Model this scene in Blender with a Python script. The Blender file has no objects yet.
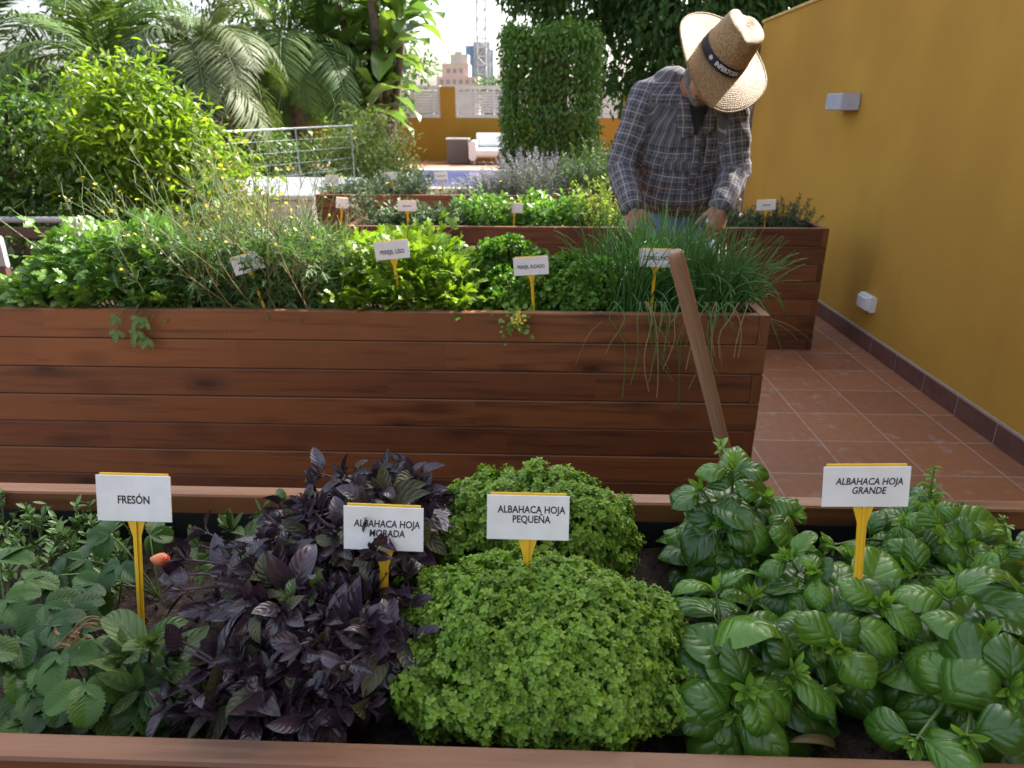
import bpy, bmesh, math, random
import numpy as np
from mathutils import Vector, Matrix
sc = bpy.context.scene
col = sc.collection
R = math.radians
PI = math.pi

# ------------------------------------------------------------------ camera model (used to find real places)
FPX = 710.0; CH = 1.30; PITCH = math.atan(271 / FPX); YAW = R(2.1)
def ray(px, py):
    x = (px - 512) / FPX; y = -(py - 384) / FPX
    fy = math.cos(PITCH) + y * math.sin(PITCH); fz = -math.sin(PITCH) + y * math.cos(PITCH)
    return Vector((x * math.cos(YAW) - fy * math.sin(YAW), x * math.sin(YAW) + fy * math.cos(YAW), fz))
def aty(px, py, Y):
    r = ray(px, py); t = Y / r.y; return Vector((r.x * t, Y, CH + r.z * t))
def atz(px, py, z):
    r = ray(px, py); t = (z - CH) / r.z; return Vector((r.x * t, r.y * t, z))

# ------------------------------------------------------------------ mesh builder
def nrm(a):
    a = np.asarray(a, float)
    return a / np.maximum(np.linalg.norm(a, axis=-1, keepdims=True), 1e-9)

class MB:
    def __init__(s):
        s.V = []; s.UV = []; s.Rn = []; s.F = []; s.M = []; s.S = []; s.n = 0
    def add(s, V, F, UV=None, r=0.0, m=0, smooth=True):
        V = np.asarray(V, float).reshape(-1, 3); k = len(V)
        s.V.append(V)
        s.UV.append(np.zeros((k, 2)) if UV is None else np.asarray(UV, float).reshape(-1, 2))
        s.Rn.append(np.broadcast_to(np.asarray(r, float), (k,)).copy())
        F = np.asarray(F, int)
        s.F.append(F + s.n); s.M.append(np.full(len(F), m)); s.S.append(np.full(len(F), smooth)); s.n += k
    def inst(s, T, P, D, N, S, r, m=0, smooth=True):
        V, F, UV = T
        P = np.asarray(P, float).reshape(-1, 3); n = len(P)
        if n == 0: return
        D = nrm(np.broadcast_to(np.asarray(D, float), (n, 3)))
        N = np.broadcast_to(np.asarray(N, float), (n, 3)) + 1e-4 * np.array([.3, .5, .7])
        X = nrm(np.cross(D, N)); Z = np.cross(X, D)
        S = np.asarray(S, float)
        if S.ndim == 0: S = np.full((n, 3), float(S))
        elif S.ndim == 1: S = np.repeat(S[:, None], 3, 1)
        W = (P[:, None, :] + (V[None, :, 0:1] * S[:, None, 0:1]) * X[:, None, :]
             + (V[None, :, 1:2] * S[:, None, 1:2]) * D[:, None, :] + (V[None, :, 2:3] * S[:, None, 2:3]) * Z[:, None, :])
        k = len(V)
        FF = (F[None] + (np.arange(n) * k)[:, None, None]).reshape(-1, F.shape[1])
        r = np.broadcast_to(np.asarray(r, float), (n,))
        s.add(W.reshape(-1, 3), FF, np.tile(UV, (n, 1)), np.repeat(r, k), m, smooth)
    def tube(s, pts, rad, sides=6, r=0.0, m=0, cap=True, vs=1.0):
        pts = np.asarray(pts, float); n = len(pts)
        rad = np.broadcast_to(np.asarray(rad, float), (n,))
        t = nrm(np.gradient(pts, axis=0))
        ref = np.array([0.31, 0.17, 0.93]) if abs(t[0][2]) < .9 else np.array([.9, .3, .1])
        a = nrm(np.cross(t, ref)); b = np.cross(t, a)
        ang = np.arange(sides) * 2 * PI / sides
        ring = pts[:, None] + rad[:, None, None] * (np.cos(ang)[None, :, None] * a[:, None] + np.sin(ang)[None, :, None] * b[:, None])
        i = np.arange(n - 1)[:, None] * sides; j = np.arange(sides)[None]; jn = (j + 1) % sides
        F = np.stack([i + j, i + jn, i + sides + jn, i + sides + j], -1).reshape(-1, 4)
        L = np.concatenate([[0], np.cumsum(np.linalg.norm(np.diff(pts, axis=0), axis=1))])
        UV = np.stack([np.repeat(L[:, None], sides, 1) * vs, np.repeat(ang[None], n, 0) / (2 * PI)], -1)
        s.add(ring.reshape(-1, 3), F, UV, r, m)
        if cap and sides > 3:
            s.add(ring[-1], np.arange(sides)[None], np.tile([L[-1] * vs, .5], (sides, 1)), r, m)
            s.add(ring[0], np.arange(sides)[::-1][None], np.tile([0, .5], (sides, 1)), r, m)
    def box(s, lo, hi, r=0.0, m=0, ch=0.0, axis=0):
        """box, long axis `axis`, chamfered along that axis; u runs along the axis"""
        lo = np.asarray(lo, float); hi = np.asarray(hi, float)
        b, c = [(1, 2), (2, 0), (0, 1)][axis]
        if ch > 0:
            sec = [(lo[b] + ch, lo[c]), (hi[b] - ch, lo[c]), (hi[b], lo[c] + ch), (hi[b], hi[c] - ch), (hi[b] - ch, hi[c]), (lo[b] + ch, hi[c]), (lo[b], hi[c] - ch), (lo[b], lo[c] + ch)]
        else:
            sec = [(lo[b], lo[c]), (hi[b], lo[c]), (hi[b], hi[c]), (lo[b], hi[c])]
        k = len(sec)
        def P(a, q):
            v = [0, 0, 0]; v[axis] = a; v[b] = q[0]; v[c] = q[1]; return v
        per = 0
        for i in range(k):
            q0, q1 = sec[i], sec[(i + 1) % k]; d = math.hypot(q1[0] - q0[0], q1[1] - q0[1])
            s.add([P(lo[axis], q0), P(lo[axis], q1), P(hi[axis], q1), P(hi[axis], q0)], [[3, 2, 1, 0]][0:1] if False else [[0, 3, 2, 1]][0:1],
                  [(lo[axis], per), (lo[axis], per + d), (hi[axis], per + d), (hi[axis], per)], r, m, False)
            per += d
        s.add([P(lo[axis], q) for q in sec], [list(range(k))[::-1]], [(q[0] * .12, q[1]) for q in sec], r + .37, m, False)
        s.add([P(hi[axis], q) for q in sec], [list(range(k))], [(q[0] * .12, q[1]) for q in sec], r + .61, m, False)
    def build(s, name, mats, parent=None, loc=None):
        me = bpy.data.meshes.new(name)
        V = np.concatenate(s.V); UV = np.concatenate(s.UV); Rn = np.concatenate(s.Rn)
        me.vertices.add(len(V)); me.vertices.foreach_set('co', V.astype(np.float32).ravel())
        loops = np.concatenate([f.ravel() for f in s.F]); tot = np.concatenate([np.full(len(f), f.shape[1]) for f in s.F])
        start = np.concatenate([[0], np.cumsum(tot)[:-1]])
        me.loops.add(len(loops)); me.loops.foreach_set('vertex_index', loops.astype(np.int32))
        me.polygons.add(len(tot)); me.polygons.foreach_set('loop_start', start.astype(np.int32))
        me.polygons.foreach_set('loop_total', tot.astype(np.int32))
        me.polygons.foreach_set('material_index', np.concatenate(s.M).astype(np.int32))
        me.polygons.foreach_set('use_smooth', np.concatenate(s.S).astype(bool))
        uvl = me.uv_layers.new(name='UVMap'); uvl.data.foreach_set('uv', UV[loops].astype(np.float32).ravel())
        at = me.attributes.new('rnd', 'FLOAT', 'POINT'); at.data.foreach_set('value', Rn.astype(np.float32))
        me.update(calc_edges=True)
        for m in (mats if isinstance(mats, (list, tuple)) else [mats]): me.materials.append(m)
        o = bpy.data.objects.new(name, me); col.objects.link(o)
        if parent is not None: o.parent = parent
        if loc is not None: o.location = loc
        return o

def tag(o, label=None, cat=None, group=None, kind=None):
    if label: o['label'] = label
    if cat: o['category'] = cat
    if group: o['group'] = group
    if kind: o['kind'] = kind
    return o
def empty(name, loc, label=None, cat=None, group=None, rot=(0, 0, 0)):
    o = bpy.data.objects.new(name, None); col.objects.link(o); o.location = loc; o.rotation_euler = rot
    o.empty_display_size = .05
    return tag(o, label, cat, group)
def rng(seed): return np.random.default_rng(seed)

# ------------------------------------------------------------------ materials
def mat(name):
    m = bpy.data.materials.new(name); m.use_nodes = True
    nt = m.node_tree; nt.nodes.clear()
    out = nt.nodes.new('ShaderNodeOutputMaterial'); p = nt.nodes.new('ShaderNodeBsdfPrincipled')
    nt.links.new(p.outputs[0], out.inputs[0])
    return m, nt, p, out
class G:
    """tiny node helper"""
    def __init__(s, nt): s.nt = nt
    def n(s, t, **k):
        x = s.nt.nodes.new(t)
        for a, b in k.items(): setattr(x, a, b)
        return x
    def set(s, sock, v):
        if hasattr(v, 'is_linked') or isinstance(v, bpy.types.NodeSocket): s.nt.links.new(v, sock)
        elif isinstance(v, tuple) and len(v) == 3 and sock.type == 'RGBA': sock.default_value = (*v, 1)
        else: sock.default_value = v
    def m(s, op, a, b=0.0, c=None):
        x = s.n('ShaderNodeMath', operation=op); s.set(x.inputs[0], a); s.set(x.inputs[1], b)
        if c is not None: s.set(x.inputs[2], c)
        return x.outputs[0]
    def mix(s, f, a, b, mode='MIX'):
        x = s.n('ShaderNodeMix', data_type='RGBA', blend_type=mode); s.set(x.inputs[0], f); s.set(x.inputs[6], a); s.set(x.inputs[7], b); return x.outputs[2]
    def noise(s, vec, scale, detail=3, rough=.55, out=0):
        x = s.n('ShaderNodeTexNoise'); s.set(x.inputs['Vector'], vec); x.inputs['Scale'].default_value = scale; x.inputs['Detail'].default_value = detail
        x.inputs['Roughness'].default_value = rough; return x.outputs[out]
    def ramp(s, f, lo, hi, a=0.0, b=1.0):
        x = s.n('ShaderNodeMapRange'); x.interpolation_type = 'SMOOTHSTEP'; s.set(x.inputs[0], f); x.inputs[1].default_value = lo; x.inputs[2].default_value = hi
        x.inputs[3].default_value = a; x.inputs[4].default_value = b; return x.outputs[0]
    def attr(s, name, out=2): return s.n('ShaderNodeAttribute', attribute_name=name).outputs[out]
    def coord(s, k='Object'): return s.n('ShaderNodeTexCoord').outputs[k]
    def scale(s, v, sc_):
        x = s.n('ShaderNodeVectorMath', operation='MULTIPLY'); s.set(x.inputs[0], v); x.inputs[1].default_value = sc_; return x.outputs[0]
    def vadd(s, a, b):
        x = s.n('ShaderNodeVectorMath', operation='ADD'); s.set(x.inputs[0], a); s.set(x.inputs[1], b); return x.outputs[0]
    def bump(s, h, st, dist=.002):
        x = s.n('ShaderNodeBump'); s.set(x.inputs['Height'], h); x.inputs['Strength'].default_value = st; x.inputs['Distance'].default_value = dist; return x.outputs[0]
    def sep(s, v):
        x = s.n('ShaderNodeSeparateXYZ'); s.set(x.inputs[0], v); return x.outputs
    def comb(s, a, b, c):
        x = s.n('ShaderNodeCombineXYZ'); s.set(x.inputs[0], a); s.set(x.inputs[1], b); s.set(x.inputs[2], c); return x.outputs[0]

def leafmat(name, ca, cb, vein=None, vstr=.35, rough=.45, tr=.3, bumps=.0, nv=6.0, spec=.5, tcol=None, sheen=0):
    m, nt, p, out = mat(name); g = G(nt)
    rnd = g.attr('rnd')
    nz = g.noise(g.coord('Object'), 60, 2)
    f = g.m('ADD', g.m('MULTIPLY', rnd, .8), g.m('MULTIPLY', nz, .3)); f = g.m('SUBTRACT', f, .06)
    c = g.mix(f, ca, cb)
    uv = g.sep(g.n('ShaderNodeUVMap', uv_map='UVMap').outputs[0])
    au = g.m('ABSOLUTE', g.m('SUBTRACT', uv[0], .5))
    if vein:
        mid = g.ramp(au, .012, .05, 1, 0)
        nvv = g.m('MULTIPLY', g.m('ADD', .75, g.m('MULTIPLY', rnd, .5)), nv); vj = g.m('ADD', uv[1], g.m('MULTIPLY', g.m('SUBTRACT', g.noise(g.coord('Object'), 45, 1), .5), .09))
        sv = g.m('FRACT', g.m('SUBTRACT', g.m('MULTIPLY', vj, nvv), g.m('MULTIPLY', au, nv * .75)))
        tri = g.m('ABSOLUTE', g.m('SUBTRACT', sv, .5))       # .5 on the vein
        side = g.m('MULTIPLY', g.ramp(tri, .40, .5), .7)
        v = g.m('MAXIMUM', mid, side)
        c = g.mix(g.m('MULTIPLY', v, vstr), c, vein)
        if bumps:
            h = g.m('SUBTRACT', g.m('SUBTRACT', 1.0, g.m('POWER', g.m('MULTIPLY', tri, 2), 2.5)), g.m('MULTIPLY', mid, .8))
            h = g.m('ADD', h, g.m('MULTIPLY', g.noise(g.coord('Object'), 180, 2), .5))
            g.set(p.inputs['Normal'], g.bump(h, bumps, .003))
    g.set(p.inputs['Base Color'], c); p.inputs['Roughness'].default_value = rough
    p.inputs['Specular IOR Level'].default_value = spec
    if tr > 0:
        t = g.n('ShaderNodeBsdfTranslucent')
        hs = g.n('ShaderNodeMix', data_type='RGBA', blend_type='MULTIPLY'); hs.inputs[0].default_value = 1; g.set(hs.inputs[6], c); hs.inputs[7].default_value = (*(tcol or (1.5, 1.6, .7)), 1)
        g.set(t.inputs[0], hs.outputs[2])
        mx = g.n('ShaderNodeMixShader'); mx.inputs[0].default_value = tr
        nt.links.new(p.outputs[0], mx.inputs[1]); nt.links.new(t.outputs[0], mx.inputs[2]); nt.links.new(mx.outputs[0], out.inputs[0])
    return m
def plain(name, c, rough=.6, var=.15, scale=40, bump=0.0, metal=0.0, spec=.5, c2=None):
    m, nt, p, out = mat(name); g = G(nt)
    nz = g.noise(g.coord('Object'), scale, 4)
    if c2 is None: c2 = tuple(min(1, x * (1 - var * 1.5)) for x in c)
    g.set(p.inputs['Base Color'], g.mix(g.ramp(nz, .3, .7), c, c2))
    p.inputs['Roughness'].default_value = rough; p.inputs['Metallic'].default_value = metal; p.inputs['Specular IOR Level'].default_value = spec
    if bump: g.set(p.inputs['Normal'], g.bump(nz, bump, .004))
    return m

def wood_mat(name, ca, cb, dark, top):
    m, nt, p, out = mat(name); g = G(nt)
    rnd = g.attr('rnd'); uv = g.n('ShaderNodeUVMap', uv_map='UVMap').outputs[0]; s = g.sep(uv)
    off = g.m('MULTIPLY', rnd, 17.3)
    seg = g.n('ShaderNodeTexWhiteNoise', noise_dimensions='2D')
    segu = g.m('FLOOR', g.m('ADD', g.m('MULTIPLY', s[0], 1.45), g.m('MULTIPLY', rnd, 9.7)))
    g.set(seg.inputs['Vector'], g.comb(segu, g.m('MULTIPLY', rnd, 5.0), 0.0)); sg = seg.outputs[0]
    vec = g.comb(g.m('ADD', g.m('MULTIPLY', s[0], 1.6), off), g.m('ADD', g.m('MULTIPLY', s[1], 26.0), g.m('MULTIPLY', sg, 9.0)), off)
    grain = g.noise(vec, 1.6, 6, .6)
    vec2 = g.comb(g.m('ADD', g.m('MULTIPLY', s[0], 3.0), off), g.m('MULTIPLY', s[1], 130.0), off)
    fine = g.noise(vec2, 2.0, 3, .6)
    blot = g.noise(g.comb(g.m('ADD', s[0], off), g.m('MULTIPLY', s[1], 2.5), rnd), 2.6, 3)
    c = g.mix(g.m('ADD', g.m('MULTIPLY', sg, .55), g.m('MULTIPLY', g.ramp(blot, .3, .7), .45)), ca, cb)
    c = g.mix(g.m('MULTIPLY', g.ramp(grain, .46, .72), .75), c, dark)
    c = g.mix(g.m('MULTIPLY', g.ramp(fine, .45, .75), .3), c, dark)
    pk = g.n('ShaderNodeTexWhiteNoise', noise_dimensions='1D'); g.set(pk.inputs['W'], g.m('MULTIPLY', rnd, 91.7)); c = g.mix(.55, c, g.mix(pk.outputs[0], (.062, .021, .009), (.235, .095, .030)))
    c = g.mix(g.m('MULTIPLY', g.ramp(grain, .5, .7), .5), c, dark)
    # knots
    vo = g.n('ShaderNodeTexVoronoi', feature='F1'); g.set(vo.inputs['Vector'], g.comb(g.m('ADD', g.m('MULTIPLY', s[0], 2.6), off), g.m('ADD', g.m('MULTIPLY', s[1], 6.5), off), 0.0)); vo.inputs['Scale'].default_value = 1.35
    kd = g.m('ADD', vo.outputs['Distance'], g.m('MULTIPLY', g.m('SUBTRACT', grain, .5), .12))
    c = g.mix(g.m('MULTIPLY', g.ramp(kd, .07, .17, 1, 0), .9), c, tuple(x * .35 for x in dark))
    c = g.mix(g.m('MULTIPLY', g.ramp(kd, .14, .42, 1, 0), .55), c, dark)
    # upward-facing faces mixed paler, streaked by the grain
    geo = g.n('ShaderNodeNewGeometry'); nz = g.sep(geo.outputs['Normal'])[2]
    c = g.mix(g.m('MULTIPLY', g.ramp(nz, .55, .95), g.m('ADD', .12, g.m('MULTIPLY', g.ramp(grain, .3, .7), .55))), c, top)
    g.set(p.inputs['Base Color'], c)
    g.set(p.inputs['Roughness'], g.m('ADD', .34, g.m('MULTIPLY', fine, .3)))
    p.inputs['Specular IOR Level'].default_value = .4
    g.set(p.inputs['Normal'], g.bump(g.m('ADD', g.m('MULTIPLY', grain, .6), fine), .25, .0015))
    return m

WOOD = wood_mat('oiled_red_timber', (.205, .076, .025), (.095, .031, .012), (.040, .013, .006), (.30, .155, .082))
SOIL = None
def soil_mat():
    m, nt, p, out = mat('dark_potting_soil'); g = G(nt); v = g.coord('Object')
    a = g.noise(v, 70, 6, .7); b = g.noise(v, 300, 3)
    c = g.mix(g.ramp(a, .35, .7), (.012, .008, .006), (.07, .04, .026))
    c = g.mix(g.ramp(b, .58, .70), c, (.15, .10, .07))
    g.set(p.inputs['Base Color'], c); p.inputs['Roughness'].default_value = .95
    g.set(p.inputs['Normal'], g.bump(g.m('ADD', a, g.m('MULTIPLY', b, .5)), .9, .008)); return m
SOIL = soil_mat()
LINER = plain('black_pond_liner', (.012, .012, .013), .5)
def tile_mat(name, bw, bh, ox, oy, c1, c2, mortar, ms=.004):
    m, nt, p, out = mat(name); g = G(nt); v = g.coord('Object')
    vv = g.vadd(v, (ox, oy, 0.0))
    b = g.n('ShaderNodeTexBrick', offset=0.0, squash=1.0); g.set(b.inputs['Vector'], vv)
    b.inputs['Color1'].default_value = (*c1, 1); b.inputs['Color2'].default_value = (*c2, 1); b.inputs['Mortar'].default_value = (*mortar, 1)
    b.inputs['Scale'].default_value = 1.0; b.inputs['Mortar Size'].default_value = ms; b.inputs['Mortar Smooth'].default_value = .2
    b.inputs['Brick Width'].default_value = bw; b.inputs['Row Height'].default_value = bh
    n1 = g.noise(v, 3.2, 5, .65); n2 = g.noise(v, 26, 4, .7); n3 = g.noise(v, 9, 5, .7)
    c = g.mix(g.ramp(n2, .3, .75, 0, .35), b.outputs[0], tuple(x * .55 for x in c1))
    c = g.mix(g.ramp(n1, .5, .72, 0, .3), c, (.20, .12, .09))
    c = g.mix(g.m('MULTIPLY', g.ramp(n3, .56, .70), .42), c, (.34, .30, .28))
    g.set(p.inputs['Base Color'], c); g.set(p.inputs['Roughness'], g.m('ADD', .42, g.m('MULTIPLY', n2, .35)))
    g.set(p.inputs['Normal'], g.bump(g.m('SUBTRACT', g.m('MULTIPLY', n2, .25), b.outputs[1]), .35, .003)); return m
TILE = tile_mat('terracotta_floor_tiles', .2985, .2985, -1.802 + .2985 * 20 - .0, -2.776 + .2985 * 20, (.305, .122, .052), (.215, .083, .038), (.33, .245, .19))
def stucco(name, c, c2, c3):
    m, nt, p, out = mat(name); g = G(nt); v = g.coord('Object')
    a = g.noise(v, .9, 4, .6); b = g.noise(g.scale(v, (3, 3, .6)), 1.8, 4); f = g.noise(v, 140, 3)
    c = g.mix(g.ramp(a, .35, .7), c, c2); c = g.mix(g.m('MULTIPLY', g.ramp(b, .55, .75), .3), c, c3)
    c = g.mix(g.m('MULTIPLY', g.ramp(f, .5, .8), .15), c, c3)
    g.set(p.inputs['Base Color'], c); p.inputs['Roughness'].default_value = .85; p.inputs['Specular IOR Level'].default_value = .25
    g.set(p.inputs['Normal'], g.bump(g.m('ADD', f, g.m('MULTIPLY', a, 2)), .25, .003)); return m
YELLOW = stucco('ochre_stucco', (.44, .250, .038), (.375, .205, .032), (.32, .165, .027))
WHITE = plain('white_plastic_plate', (.80, .80, .80), .35, .03, 30, c2=(.72, .72, .71))
YPLASTIC = plain('yellow_plastic', (.78, .47, .02), .35, .08, 30)
BLACK = plain('black_print', (.012, .012, .014), .5, .1)

# ------------------------------------------------------------------ leaf templates: (verts, quads, uv); grows along +Y, face up +Z
def grid(nu, nv):
    i = np.arange(nv)[:, None] * (nu + 1); j = np.arange(nu)[None]
    return np.stack([i + j, i + j + 1, i + nu + 2 + j, i + nu + 1 + j], -1).reshape(-1, 4)
def leaf(nu=4, nv=6, w=.5, prof=None, fold=.2, droop=.5, quilt=0.0, nq=6, cup=0.0, wav=0.0, serr=0.0, nser=9, twist=0.0):
    s = np.linspace(-1, 1, nu + 1)[None]; v = np.linspace(0, 1, nv + 1)[:, None]
    if prof is None: prof = lambda t: np.clip(t, 0, 1) ** .6 * np.clip(1 - t, 0, 1) ** .7 * 1.95
    W = np.maximum(prof(v), .02) * w * .5
    if serr: W = W * (1 + serr * np.sign(np.abs((v * nser) % 1) - .5))
    x = s * W * np.cos(fold * np.abs(s) ** .8)
    h = np.abs(s) * W * math.sin(fold) - cup * (s ** 2) * W
    if quilt: h = h + quilt * np.sin(2 * PI * (nq * v - nq * .32 * np.abs(s))) * (1 - np.abs(s) ** 3) * np.clip(prof(v), 0, 1) * np.minimum(1, np.abs(s) * 3)
    if wav: h = h + wav * np.sin(v * 11 + s * 2) * np.abs(s)
    th = droop * v
    yy = np.concatenate([[0], np.cumsum(np.cos((th[1:, 0] + th[:-1, 0]) / 2) / nv)])[:, None]
    zz = -np.concatenate([[0], np.cumsum(np.sin((th[1:, 0] + th[:-1, 0]) / 2) / nv)])[:, None]
    y = yy + h * np.sin(th); z = zz + h * np.cos(th)
    if twist: x, z = x * np.cos(twist * v) - z * 0, z + x * np.sin(twist * v)
    V = np.stack([x + 0 * y, y + 0 * x, z + 0 * x], -1).reshape(-1, 3)
    UV = np.stack([(s + 1) / 2 + 0 * v, v + 0 * s], -1).reshape(-1, 2)
    return V, grid(nu, nv), UV
def merge(items):
    """[(T, pos, dir, nrm, scale)] -> one template"""
    b = MB()
    for T, p, d, n, s in items: b.inst(T, [p], [d], [n], s, 0.0)
    return np.concatenate(b.V), np.concatenate(b.F), np.concatenate(b.UV)
def randdir(r, n): return nrm(r.normal(size=(n, 3)))
def curve(p0, p1, bend, n=6):
    t = np.linspace(0, 1, n)[:, None]; p0 = np.asarray(p0, float); p1 = np.asarray(p1, float)
    return p0 + (p1 - p0) * t + np.asarray(bend, float) * (t * (1 - t) * 4)

# ------------------------------------------------------------------ the setting
mb = MB()
mb.add([(-400, -60, -.02), (400, -60, -.02), (400, 600, -.02), (-400, 600, -.02)], [[0, 1, 2, 3]], r=0, smooth=False)
def ground_mat():
    m, nt, p, out = mat('dry_garden_ground'); g = G(nt); v = g.coord('Object')
    c = g.mix(g.ramp(g.noise(v, .8, 6, .65), .35, .65), (.06, .075, .03), (.16, .12, .075)); g.set(p.inputs['Base Color'], c); p.inputs['Roughness'].default_value = .95; return m
tag(mb.build('ground', ground_mat()), kind='structure')
mb = MB()
mb.add([(-4.2, -3, 0), (1.931, -3, 0), (1.931, 8.2, 0), (-4.2, 8.2, 0)], [[0, 1, 2, 3]], smooth=False)
mb.add([(-4.2, -3, -.02), (1.931, -3, -.02), (1.931, -3, 0), (-4.2, -3, 0)], [[0, 1, 2, 3]], smooth=False)
tag(mb.build('terrace_floor', TILE), kind='structure')
# far pool terrace
PAV = plain('pale_pool_paving', (.42, .36, .31), .8, .12, 2)
REDT = plain('far_red_paving', (.36, .16, .10), .8, .12, 2)
mb = MB(); mb.box((-9, 9.6, -.02), (6, 12.9, .004)); mb.box((-9, 12.9, -.02), (6, 13.25, .05)); mb.box((-9, 17.3, -.02), (6, 17.7, .05))
tag(mb.build('pool_deck', PAV), kind='structure')
mb = MB(); mb.box((-12, 17.7, -.02), (8, 21.2, .008)); tag(mb.build('far_terrace', REDT), kind='structure')
m, nt, p, out = mat('pool_water'); g = G(nt); v = g.coord('Object')
c = g.mix(g.ramp(g.noise(g.scale(v, (.25, 1, 1)), .9, 3), .35, .65), (.055, .075, .19), (.11, .15, .30)); g.set(p.inputs['Base Color'], c); p.inputs['Roughness'].default_value = .12
g.set(p.inputs['Normal'], g.bump(g.noise(v, 5, 3), .25, .02)); WATER = m
mb = MB(); mb.box((-9, 13.25, -.018), (6, 17.3, .03)); tag(mb.build('pool_water', WATER), kind='structure')

# ------------------------------------------------------------------ yellow wall on the right
WX = 1.931
wall = empty('garden_wall', (WX, 2, 0), 'ochre yellow rendered wall along the tiled terrace behind the gardener', 'wall')
def wp(x, y, z): return (x - WX, y - 2, z)
b = MB(); b.box(wp(WX, -3, 0), wp(WX + .2, 6.95, 2.03), axis=1); b.build('rendered_wall', YELLOW, wall)
b = MB(); b.box(wp(WX - .012, 3.551, 2.03), wp(WX + .21, 6.96, 2.052), ch=.004, axis=1)
b.build('coping', plain('pale_ochre_coping', (.52, .36, .12), .8, .15, 8), wall)
b = MB(); b.box(wp(WX + .0, -3, 2.03), wp(WX + .3, 3.55, 5.4), axis=1); b.build('unseen_shade_wall', YELLOW, wall)  # unseen slab above the wall, added to block the sun from the front bed
SK = plain('dark_terracotta_skirting', (.13, .055, .042), .5, .2, 14, .1); GROUT = plain('pale_grout', (.36, .30, .26), .85, .1)
sk = MB(); r = rng(4); y = 2.776 - .2985 * 19
while y < 6.9:
    sk.box(wp(WX - .011, y + .005, .002), wp(WX - .0005, min(y + .2935, 6.95), .094 + r.uniform(-.001, .001)), r=r.random(), ch=.002, axis=1); y += .2985
o = sk.build('skirting', SK, wall)
b = MB(); b.box(wp(WX - .008, -3, .001), wp(WX - .0002, 6.94, .103), axis=1); b.build('skirting_grout', GROUT, wall)

lamp = empty('wall_lamp', (WX, 4.80, 1.365), 'small grey metal box lamp high on the yellow wall', 'lamp')
LM = plain('brushed_lamp_metal', (.42, .45, .55), .4, .08, 20, metal=.15)
b = MB(); b.box((-.115, -.125, -.048), (-.006, .125, .048), ch=.004, axis=1); b.build('housing', LM, lamp)
b = MB(); b.box((-.006, -.09, -.035), (-.0003, .09, .035)); b.build('mounting_plate', LM, lamp)
b = MB(); b.box((-.10, -.11, -.0505), (-.02, .11, -.0482)); b.build('lens', plain('frosted_glass', (.55, .55, .52), .25, .05), lamp)

sock = empty('wall_socket', (WX, 4.09, .275), 'white weatherproof power socket low on the yellow wall', 'socket')
SW = plain('white_socket_plastic', (.66, .67, .70), .4, .05)
b = MB(); b.box((-.035, -.075, -.045), (-.0004, .075, .045), ch=.006, axis=1); b.build('back_box', SW, sock)
b = MB(); b.box((-.055, -.066, -.036), (-.0355, .03, .036), ch=.006, axis=1); b.build('flap_cover', SW, sock)
b = MB(); b.box((-.05, .034, -.036), (-.0355, .068, .036), ch=.004, axis=1); b.build('flap_cover', SW, sock)

STONE = plain('rough_grey_stone', (.34, .31, .29), .9, .3, 18, .8)
pil = empty('stone_pillar', (1.84, 7.1, 0), 'rough stone pillar where the yellow wall ends', 'pillar')
b = MB(); r = rng(5); z = 0
while z < 1.88:
    h = r.uniform(.09, .16); h2 = min(h, 1.93 - z); sp = r.uniform(-.05, .05)
    b.box((-.075 + r.uniform(-.008, .008), -.13, z), (.075 + r.uniform(-.008, .008), .13, z + h2 - .008), r=r.random(), ch=.010); z += h
b.box((-.06, -.11, 0), (.06, .11, 1.87)); b.build('shaft', STONE, pil)
b = MB(); b.box((-.085, -.15, 1.93), (.085, .15, 1.98), ch=.01); b.build('cap', STONE, pil)

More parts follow.
